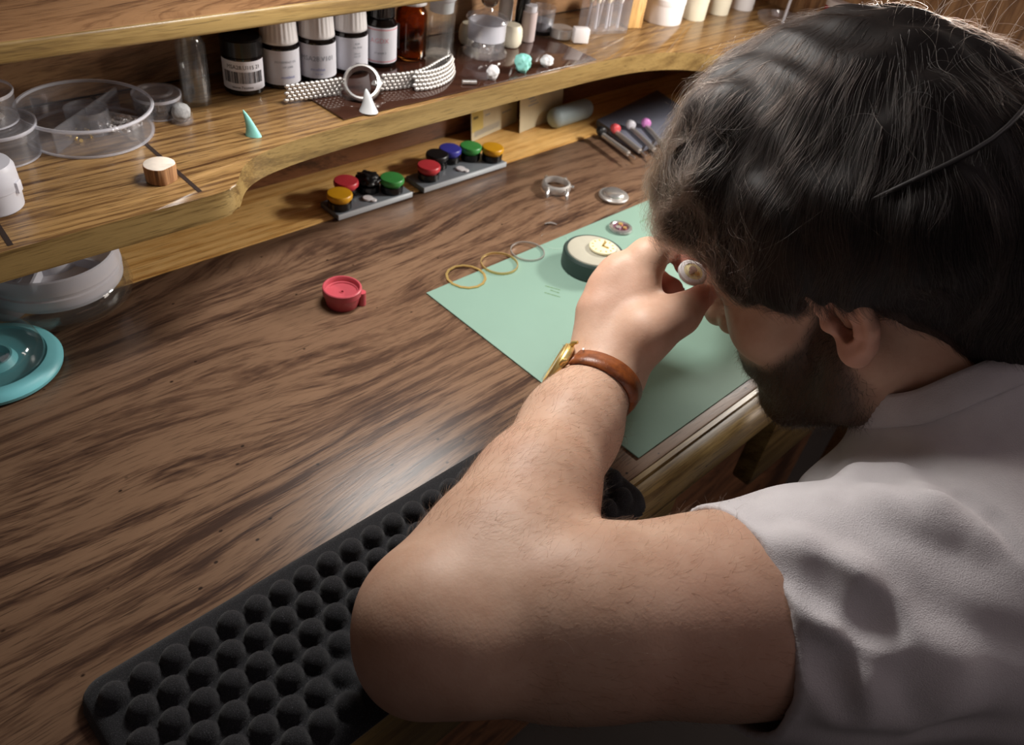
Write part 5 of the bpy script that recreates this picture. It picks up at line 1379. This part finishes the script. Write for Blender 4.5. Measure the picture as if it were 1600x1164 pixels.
# ---- steel bracelet with its watch head
br = thing('steel_bracelet', 'bead-link steel watch bracelet curling over the dark plate', 'bracelet', (0.45, 0.56, PZ))
bo = np.array([0.45, 0.56, PZ])
def smooth_path(pix, z, step):
    P = np.array([at(x, y, z) for x, y in pix]) - np.array([0.45, 0.56, z])
    for _ in range(3):
        Q = [P[0]]
        for i in range(len(P) - 1): Q += [P[i] * 0.75 + P[i + 1] * 0.25, P[i] * 0.25 + P[i + 1] * 0.75]
        P = np.array(Q + [P[-1]])
    s = np.concatenate([[0], np.cumsum(np.linalg.norm(np.diff(P, axis=0), axis=1))]); n = int(s[-1] / step)
    ss = np.linspace(0, s[-1], n + 1); return np.stack([np.interp(ss, s, P[:, k]) for k in range(3)], 1)
bmL = bmesh.new()
for k in range(5):
    g = bmesh.ops.create_uvsphere(bmL, u_segments=10, v_segments=6, radius=1.0)
    bmesh.ops.transform(bmL, matrix=Matrix.Translation((0.0010 * (1 if k % 2 else -1), 0, 0.0020 + 0.0034 * k)) @ Matrix.Diagonal((0.0024, 0.0016, 0.0019, 1)), verts=g['verts'])
link0 = obj_bm('link', bmL, M_STEELB, br, smooth=True, angle=80); first = True
for path in ([(449, 160), (470, 157), (500, 153), (530, 148)], [(598, 142), (625, 140), (655, 134), (680, 118), (700, 108), (712, 112), (706, 126), (690, 136), (668, 142), (650, 143)]):
    P = smooth_path(path, PZ, 0.0043)
    for i, p in enumerate(P):
        d = P[min(i + 1, len(P) - 1)] - P[max(i - 1, 0)]
        o = link0 if first else link0.copy()
        if not first: COL.objects.link(o); o.parent = br
        first = False
        o.location = tuple(p); o.rotation_euler = (math.radians(14), 0, math.atan2(d[1], d[0]))
hd = at(566, 142, PZ + 0.006) - bo
hr = Matrix.Translation(Vector((hd[0], hd[1], 0.0125))) @ Euler((math.radians(48), 0, math.radians(-38))).to_matrix().to_4x4()
for nm, prof, mt in [('watch_head', [(0.0126, -0.004), (0.0150, -0.0035), (0.0160, -0.001), (0.0160, 0.0030), (0.0148, 0.0046), (0.0132, 0.0048)], M_STEEL)]:
    o = lathe(nm, prof, mt, br, n=44, closed=True); o.matrix_local = hr
o = lump('clasp', (0.0062, 0.0040, 0.0034), 3, M_STEEL, br, amp=0.3); o.location = (hd[0] + 0.014, hd[1] - 0.004, 0.0085)

# ---- stoppered spirit jar
c = at(757, 84, PZ); t = thing('spirit_jar', 'clear glass jar with a round glass ball stopper on the dark plate', 'jar', (c[0], c[1], PZ))
lathe('jar_glass', [(0, 0), (0.0205, 0), (0.0222, 0.0014), (0.0222, 0.0040), (0.0198, 0.0056), (0.0190, 0.0080), (0.0190, 0.0300), (0.0198, 0.0320), (0.0180, 0.0330), (0.0172, 0.0310), (0.0172, 0.0060), (0, 0.0056)], M_CLEAR, t, n=56)
lathe('frosted_band', [(0.0173, 0.0160), (0.0189, 0.0160), (0.0189, 0.0318), (0.0173, 0.0318)], M_FROSTP, t, n=56, closed=True)
lathe('stopper', [(0, 0.0335), (0.0205, 0.0332), (0.0215, 0.0345), (0.0205, 0.0365), (0.0120, 0.0395), (0.0050, 0.0425), (0.0040, 0.0450), (0, 0.0455)], M_CLEAR, t, n=48)
lathe('stopper_ball', [(0.0095 * math.sin(PI * k / 14), 0.0545 - 0.0095 * math.cos(PI * k / 14)) for k in range(15)], M_GLASS, t, n=32)
bits('spirit_jar_gears', (c[0], c[1], PZ + 0.0058), 0.0120, 22, 19, M_STEEL, 'steel parts lying in the stoppered glass jar', sz=0.0022)
for px, lab, hh in [((733, 68), 'cream pith button behind the left of the stoppered jar', 0.021), ((797, 71), 'cream pith button behind the right of the stoppered jar', 0.022)]:
    c = at(px[0], px[1], PZ); o = lathe('pith_button', [(0, 0), (0.0090, 0.0004), (0.0112, 0.004), (0.0116, hh * 0.5), (0.0108, hh - 0.004), (0.0085, hh - 0.0006), (0, hh)], M_CREAM, n=32, loc=(c[0], c[1], PZ)); tag(o, lab, 'pith button', 'cream pith buttons')
c = at(786, 52, PZ); t = thing('dropper_bottle', 'slim white bottle behind the stoppered glass jar', 'bottle', (c[0], c[1], PZ))
lathe('bottle_body', [(0, 0), (0.0070, 0), (0.0075, 0.001), (0.0075, 0.034), (0.0050, 0.038), (0, 0.038)], M_WHITE, t, n=28); lathe('cap', [(0.0052, 0.0382), (0.0052, 0.050), (0, 0.0505)], M_WHITE, t, n=24)
c = at(803, 58, PZ); t = thing('black_brush', 'black handled brush standing behind the stoppered jar', 'brush', (c[0], c[1], PZ), rot=(math.radians(6), math.radians(6), 0))
tube('handle', [(0, 0, 0.010), (0, 0, 0.030), (0, 0, 0.055), (0, 0, 0.085)], [0.0030, 0.0062, 0.0085, 0.0090], M_BLACK, t, n=18); tube('bristles', [(0, 0, 0.0), (0, 0, 0.010)], [0.0016, 0.0028], M_INK, t, n=14)
c = at(823, 63, PZ); t = thing('pink_vial', 'pinkish translucent vial right of the black brush', 'vial', (c[0], c[1], PZ))
lathe('vial_body', [(0, 0), (0.0072, 0), (0.0078, 0.001), (0.0078, 0.030), (0, 0.030)], plain('pink_translucent', lin(196, 180, 178), 0.4), t, n=30); lathe('cap', [(0.0066, 0.0302), (0.0066, 0.036), (0, 0.0364)], M_FROSTP, t, n=26)
c = at(845, 50, PZ); t = thing('powder_cup', 'clear cup half full of grey powder near the plate end', 'cup', (c[0], c[1], PZ))
lathe('cup', [(0, 0), (0.0122, 0), (0.0128, 0.001), (0.0132, 0.0270), (0.0122, 0.0270), (0.0118, 0.002), (0, 0.002)], M_CLEAR, t, n=40); lathe('powder', [(0, 0.0022), (0.0116, 0.0022), (0.0118, 0.0130), (0, 0.0136)], plain('grey_powder', lin(110, 112, 120), 0.8, var=0.1), t, n=36)
lathe('base', [(0, -0.0001), (0.0129, -0.0001), (0.0129, 0.0036), (0, 0.0036)], M_BLACK, t, n=36)
c = at(876, 57, SH + 0.0018); o = lathe('steel_slug', [(0, 0), (0.0120, 0), (0.0126, 0.0006), (0.0126, 0.0090), (0.0118, 0.0098), (0, 0.0098)], M_STEELB, n=40, loc=(c[0], c[1], SH + 0.0018)); tag(o, 'short dull steel cylinder behind the white block', 'metal block')
c = at(905, 68, SH); o = box('white_block', (-0.0085, -0.0050, 0), (0.0085, 0.0050, 0.0150), M_WHITE, bev=0.0008, loc=(c[0], c[1], PZ)); o.rotation_euler = (0, 0, math.radians(-32)); tag(o, 'small white block beside the dull steel cylinder', 'block')
# ---- rack of swabs
c = at(941, 47, SH); rk = thing('swab_rack', 'clear acrylic rack full of swabs', 'rack', (c[0], c[1], SH), math.radians(-18))
bm = bmesh.new()
for lo_, hi_ in (((-0.026, -0.012, 0), (0.026, 0.012, 0.003)), ((-0.026, -0.012, 0.003), (-0.0245, 0.012, 0.036)), ((0.0245, -0.012, 0.003), (0.026, 0.012, 0.036)), ((-0.026, -0.012, 0.003), (0.026, -0.0105, 0.036)), ((-0.026, 0.0105, 0.003), (0.026, 0.012, 0.036))): bm_box(bm, lo_, hi_)
obj_bm('rack_walls', bm, M_CLEAR, rk)
sw0 = None
for i, (x, y, cn) in enumerate([(-0.020, 0.003, 'c'), (-0.013, -0.004, 'c'), (-0.005, 0.004, 'w'), (0.002, -0.003, 'b'), (0.010, 0.003, 'c'), (0.018, -0.002, 'w')]):
    p = rk.matrix_basis; ca, sa = math.cos(math.radians(-18)), math.sin(math.radians(-18))
    pos = (c[0] + ca * x - sa * y, c[1] + sa * x + ca * y, SH + 0.0033)
    t = thing('swab', ['cream-tipped swab at the left end of the clear rack', 'second cream-tipped swab from the left in the clear rack', 'white-tipped swab in the middle of the clear rack', 'blue-capped swab in the clear rack', 'fat cream-tipped swab right of the blue one', 'white-tipped swab at the right end of the clear rack'][i], 'swab', pos, group='swabs in the clear rack', rot=(math.radians(random.Random(i).uniform(-4, 4)), math.radians(random.Random(i + 9).uniform(-3, 3)), 0))
    tube('stick', [(0, 0, 0), (0, 0, 0.030)], 0.0015, M_FROSTP, t, n=10)
    lathe('tip', [(0, 0.026), (0.0022, 0.0275), (0.0030, 0.032), (0.0030, 0.041), (0.0020, 0.045), (0, 0.046)], M_WHITE if cn == 'w' else M_CREAM, t, n=16)
    if cn == 'b': lathe('cap', [(0.0031, 0.041), (0.0034, 0.044), (0.0030, 0.054), (0, 0.055)], plain('blue_cap', lin(70, 140, 190), 0.4), t, n=16)
c = at(985, 40, SH); o = box('wood_block', (-0.0095, -0.0095, 0), (0.0095, 0.0095, 0.036), wood('pale_wood_block', lin(214, 172, 110), lin(196, 152, 92), lin(160, 116, 66), freq=120, axis='Z', rough=0.5, seed=2.9), bev=0.0008, loc=(c[0], c[1], SH)); o.rotation_euler = (0, 0, math.radians(-20)); tag(o, 'pale upright wood block between the swab rack and the big tub', 'block')
# ---- tubs
def tub(px, r, h, mat, label):
    c = front_base(px[0], px[1], SH, r); t = thing('round_tub', label, 'tub', (c[0], c[1], SH), group='round pale tubs on the shelf')
    lathe('tub_body', [(0, 0), (r * 0.95, 0), (r * 0.97, 0.001), (r * 0.98, h * 0.72), (0, h * 0.72)], mat, t, n=44)
    lathe('lid', [(0, h * 0.725), (r * 0.99, h * 0.725), (r, h * 0.75), (r, h - 0.002), (r - 0.002, h), (r - 0.004, h), (r - 0.005, h - 0.0015), (0, h - 0.0015)], mat, t, n=44)
tub((1030, 40), 0.0255, 0.030, M_WHITE, 'big white round tub, leftmost and nearest of the row')
tub((1080, 33), 0.0160, 0.028, M_CREAM, 'cream tub just right of the big white tub')
tub((1118, 24), 0.0155, 0.030, M_CREAM, 'cream tub second right of the big white tub')
tub((1156, 17), 0.0160, 0.032, M_WHITE, 'pale tub at the right end of the row')
c = at(1222, 38, SH); t = thing('clear_dish', 'shallow clear dish at the far right of the shelf', 'dish', (c[0], c[1], SH))
lathe('dish', [(0, 0), (0.0300, 0), (0.0330, 0.004), (0.0345, 0.008), (0.0330, 0.008), (0.0310, 0.0045), (0.0285, 0.0014), (0, 0.0014)], M_CLEAR, t, n=48)
t = thing('yellow_swab', 'yellow-tipped swab standing in the clear dish', 'swab', (c[0], c[1], SH + 0.0016), rot=(0, math.radians(2), 0))
tube('stick', [(0, 0, 0), (0, 0, 0.034)], 0.0018, M_FROSTP, t, n=10); lathe('tip', [(0, 0.030), (0.0030, 0.033), (0.0036, 0.040), (0.0030, 0.052), (0, 0.055)], plain('yellow_tip', lin(226, 204, 130), 0.6), t, n=16)
c = at(1300, 40, SH); t = thing('red_pot', 'red pot with a white lid at the far right end of the shelf', 'pot', (c[0], c[1], SH))
lathe('pot', [(0, 0), (0.016, 0), (0.017, 0.001), (0.017, 0.024), (0, 0.024)], plain('red_pot', lin(190, 40, 62), 0.4), t, n=36); lathe('lid', [(0, 0.0242), (0.0174, 0.0242), (0.0174, 0.030), (0.016, 0.0315), (0, 0.0315)], M_WHITE, t, n=36)

# ---- paper cards behind, under the shelf
M_CARD = plain('buff_card', lin(206, 196, 166), 0.75, var=0.04, vscale=30); M_YEL = plain('yellow_strip', lin(206, 186, 110), 0.75)
LZ = 0.0009
def card(p0, p1, h, label, yellow, lean=0.012):
    a, b2 = at(*p0, LZ), at(*p1, LZ); d = b2 - a; L = float(np.linalg.norm(d)); t = thing('paper_card', label, 'card', (a[0], a[1], LZ), group='buff cards leaning under the shelf', rot=(-math.atan2(lean, h), 0, math.atan2(d[1], d[0])))
    box('card_sheet', (0, 0, 0), (L, 0.0007, h), M_CARD, t)
    def mark(name, x0, x1, z0, z1, m): obj(name, [(x0, -0.00015, z0), (x1, -0.00015, z0), (x1, -0.00015, z1), (x0, -0.00015, z1)], [(0, 1, 2, 3)], m, t, smooth=False)
    if yellow:
        mark('yellow_strip', 0.001, 0.022, 0.010, h - 0.004, M_YEL)
        obj('barcode', [v for k in range(22) for v in ((0.006 + k * 0.0022, -0.00025, 0.004), (0.0067 + k * 0.0022, -0.00025, 0.004), (0.0067 + k * 0.0022, -0.00025, 0.011), (0.006 + k * 0.0022, -0.00025, 0.011))], [tuple(range(4 * k, 4 * k + 4)) for k in range(22)], M_INK_G, t, smooth=False)
        mark('printed_mark', 0.004, 0.013, 0.0245, 0.0275, M_INK)
        rr_ = random.Random(2)
        for k in range(7): x = rr_.uniform(0.024, 0.06); mark('printed_line', x, x + rr_.uniform(0.008, 0.02), 0.018 + k * 0.0055, 0.0195 + k * 0.0055, M_INK_G)
    else:
        obj('red_mark', [(0.010 + 0.006 * math.cos(k * PI / 8) , -0.0002, 0.0455 + 0.004 * math.sin(k * PI / 8)) for k in range(16)], [tuple(range(16))], plain('red_ink', lin(186, 50, 60), 0.7), t, smooth=False)
        for k in range(4): mark('printed_line', 0.016 + 0.003 * (k % 2), 0.036 - 0.004 * (k % 3), 0.028 + k * 0.004, 0.0294 + k * 0.004, M_INK_G)
card((737, 222), (808, 190), 0.086, 'buff paper card with a yellow strip leaning under the shelf', True)
card((812, 208), (878, 180), 0.086, 'buff paper card with a red mark, right of the yellow-striped card', False)
# ---- pale grey case on the ledge
a, b2 = at(863, 206, LZ), at(912, 190, LZ); m_ = (a + b2) / 2 + flat_dir(a) * 0.012
d = b2 - a; L = np.linalg.norm(d) / 2 + 0.002
bm = bmesh.new(); g = bmesh.ops.create_uvsphere(bm, u_segments=32, v_segments=20, radius=0.0125)
for v in bm.verts:
    x, y, z = v.co
    x = x + math.copysign(L - 0.006, x) if abs(x) > 1e-6 else x
    v.co = (x, y * 0.95, 0.0125 + z)
o = obj_bm('grey_case', bm, plain('pale_grey_case', lin(150, 166, 170), 0.55, var=0.05), smooth=True, loc=(m_[0], m_[1], LZ), angle=80); o.rotation_euler = (0, 0, math.atan2(d[1], d[0])); tag(o, 'pale blue-grey rounded case lying on the ledge beside the cards', 'case')
# ---- slate stand with screwdrivers
t = thing('screwdriver_stand', 'flat slate grey stand under the shelf with screwdrivers on it', 'stand', (0.84, 0.55, 0.0009))
o_ = np.array([0.84, 0.55])
q = [np.array(v) - o_ for v in ((0.758, 0.503), (0.905, 0.520), (0.930, 0.612), (0.772, 0.585))]
prism('stand_plate', [tuple(v) for v in q], 0, 0.0085, plain('slate_plate', lin(98, 100, 112), 0.5, var=0.05), t, bev=0.0015)
SZ2 = 0.0095
for i, (ph_, pt_, cn, lab) in enumerate([((938, 207), (982, 240), lin(24, 24, 26), 'black-topped screwdriver at the front edge of the slate stand'), ((960, 203), (1000, 236), lin(206, 80, 84), 'red-topped screwdriver on the slate stand'), ((984, 197), (1022, 234), lin(196, 196, 204), 'white-topped screwdriver on the slate stand'), ((1008, 194), (1040, 232), lin(206, 130, 196), 'pink-topped screwdriver on the slate stand')]):
    a, b2 = at(*ph_, SZ2 + 0.004), at(*pt_, SZ2 + 0.003); d = b2 - a; L = float(np.linalg.norm(d)) 
    t = thing('screwdriver', lab, 'screwdriver', (a[0], a[1], SZ2 + 0.0032), math.atan2(d[1], d[0]), 'screwdrivers on the slate stand')
    s0 = obj_bm('swivel_top', bmesh.new(), None, t) if False else None
    V, F = lathe_data([(0, -0.006), (0.0030, -0.0055), (0.0052, -0.002), (0.0060, 0.0022), (0.0056, 0.0050), (0.0040, 0.0060), (0, 0.0062)], 24)
    obj('swivel_top', [(v[2], v[1], v[0] * 1.0 + 0.0030) for v in V], F, plain('top_%d' % i, cn, 0.45, var=0.05), t)
    tube('handle', [(0.0062, 0, 0), (L, 0, 0)], 0.0030, M_STEELB, t, n=14); tube('blade', [(L, 0, 0), (L + 0.012, 0, 0)], [0.0012, 0.0008], M_STEEL, t, n=8)
# ---- jar and dome at the left of the bench
jc = front_base(112, 520, 0.0005, 0.0545)
t = thing('lidded_jar', 'wide low glass jar with a frosted compartment lid under the left shelf', 'jar', (jc[0], jc[1], 0.0004))
R1 = 0.0545
lathe('glass_base', [(0, 0), (R1 - 0.006, 0), (R1 - 0.001, 0.003), (R1, 0.007), (R1 - 0.001, 0.0150), (R1 - 0.005, 0.0190), (R1 - 0.007, 0.0190), (R1 - 0.003, 0.0145), (R1 - 0.002, 0.007), (R1 - 0.004, 0.0040), (R1 - 0.008, 0.0020), (0, 0.0020)], M_CLEARW, t, n=72)
R2 = R1 - 0.0055
lathe('lid', [(R2 - 0.0010, 0.0165), (R2, 0.0165), (R2 + 0.0006, 0.0260), (R2 - 0.0006, 0.0268), (R2 - 0.0004, 0.0290), (R2 + 0.0002, 0.0300), (R2 - 0.0008, 0.0415), (R2 - 0.0020, 0.0425), (R2 - 0.0030, 0.0415), (R2 - 0.0036, 0.0310), (0, 0.0305), (0, 0.0297), (R2 - 0.0044, 0.0297), (R2 - 0.0022, 0.0180)], M_FROSTP, t, n=72)
lathe('inner_ring', [(0.0190, 0.0306), (0.0210, 0.0306), (0.0206, 0.0400), (0.0192, 0.0400)], M_FROSTP, t, n=44, closed=True)
for k in range(5):
    o = box('lid_rib', (0.0210, -0.0009, 0.0306), (R2 - 0.0042, 0.0009, 0.0390), M_FROSTP, t); o.rotation_euler = (0, 0, k * 2 * PI / 5 + 0.35)
tc = at(-8, 575, 0.0)
t = thing('glass_dome', 'clear glass dome on a turquoise round base at the left edge', 'dome', (tc[0], tc[1], 0.0004))
M_TURQ = plain('turquoise_plastic', lin(124, 204, 212), 0.4, var=0.03)
RT = 0.0440
lathe('turquoise_base', [(0, 0), (RT - 0.003, 0), (RT - 0.0005, 0.0015), (RT, 0.0040), (RT - 0.001, 0.0062), (RT - 0.0040, 0.0086), (RT - 0.0090, 0.0100), (RT - 0.0095, 0.0080), (RT - 0.013, 0.0060), (0, 0.0060)], M_TURQ, t, n=64)
lathe('inner_dish', [(0.010, 0.0061), (0.012, 0.0110), (0.0135, 0.0110), (0.016, 0.0061)], M_TURQ, t, n=40)
lathe('dome', [(RT - 0.0100, 0.0088), (RT - 0.0098, 0.0130), (RT - 0.0125, 0.0220), (RT - 0.0190, 0.0290), (RT - 0.0270, 0.0325), (0.010, 0.0335), (0.0075, 0.0360), (0.0090, 0.0400), (0.0085, 0.0440), (0, 0.0455)], M_CLEARW, t, n=64)
sc_ = at(14, 488, 0.0)
t = thing('frosted_cup', 'small frosted cup between the glass dome and the wide jar', 'cup', (sc_[0], sc_[1], 0.0004))
lathe('cup', [(0, 0), (0.0120, 0), (0.0128, 0.001), (0.0150, 0.0300), (0.0156, 0.0310), (0.0140, 0.0312), (0.0118, 0.002), (0, 0.002)], M_FROSTP, t, n=40)
lathe('rim', [(0.0150, 0.0296), (0.0168, 0.0300), (0.0168, 0.0316), (0.0150, 0.0316)], M_FROSTP, t, n=40, closed=True)
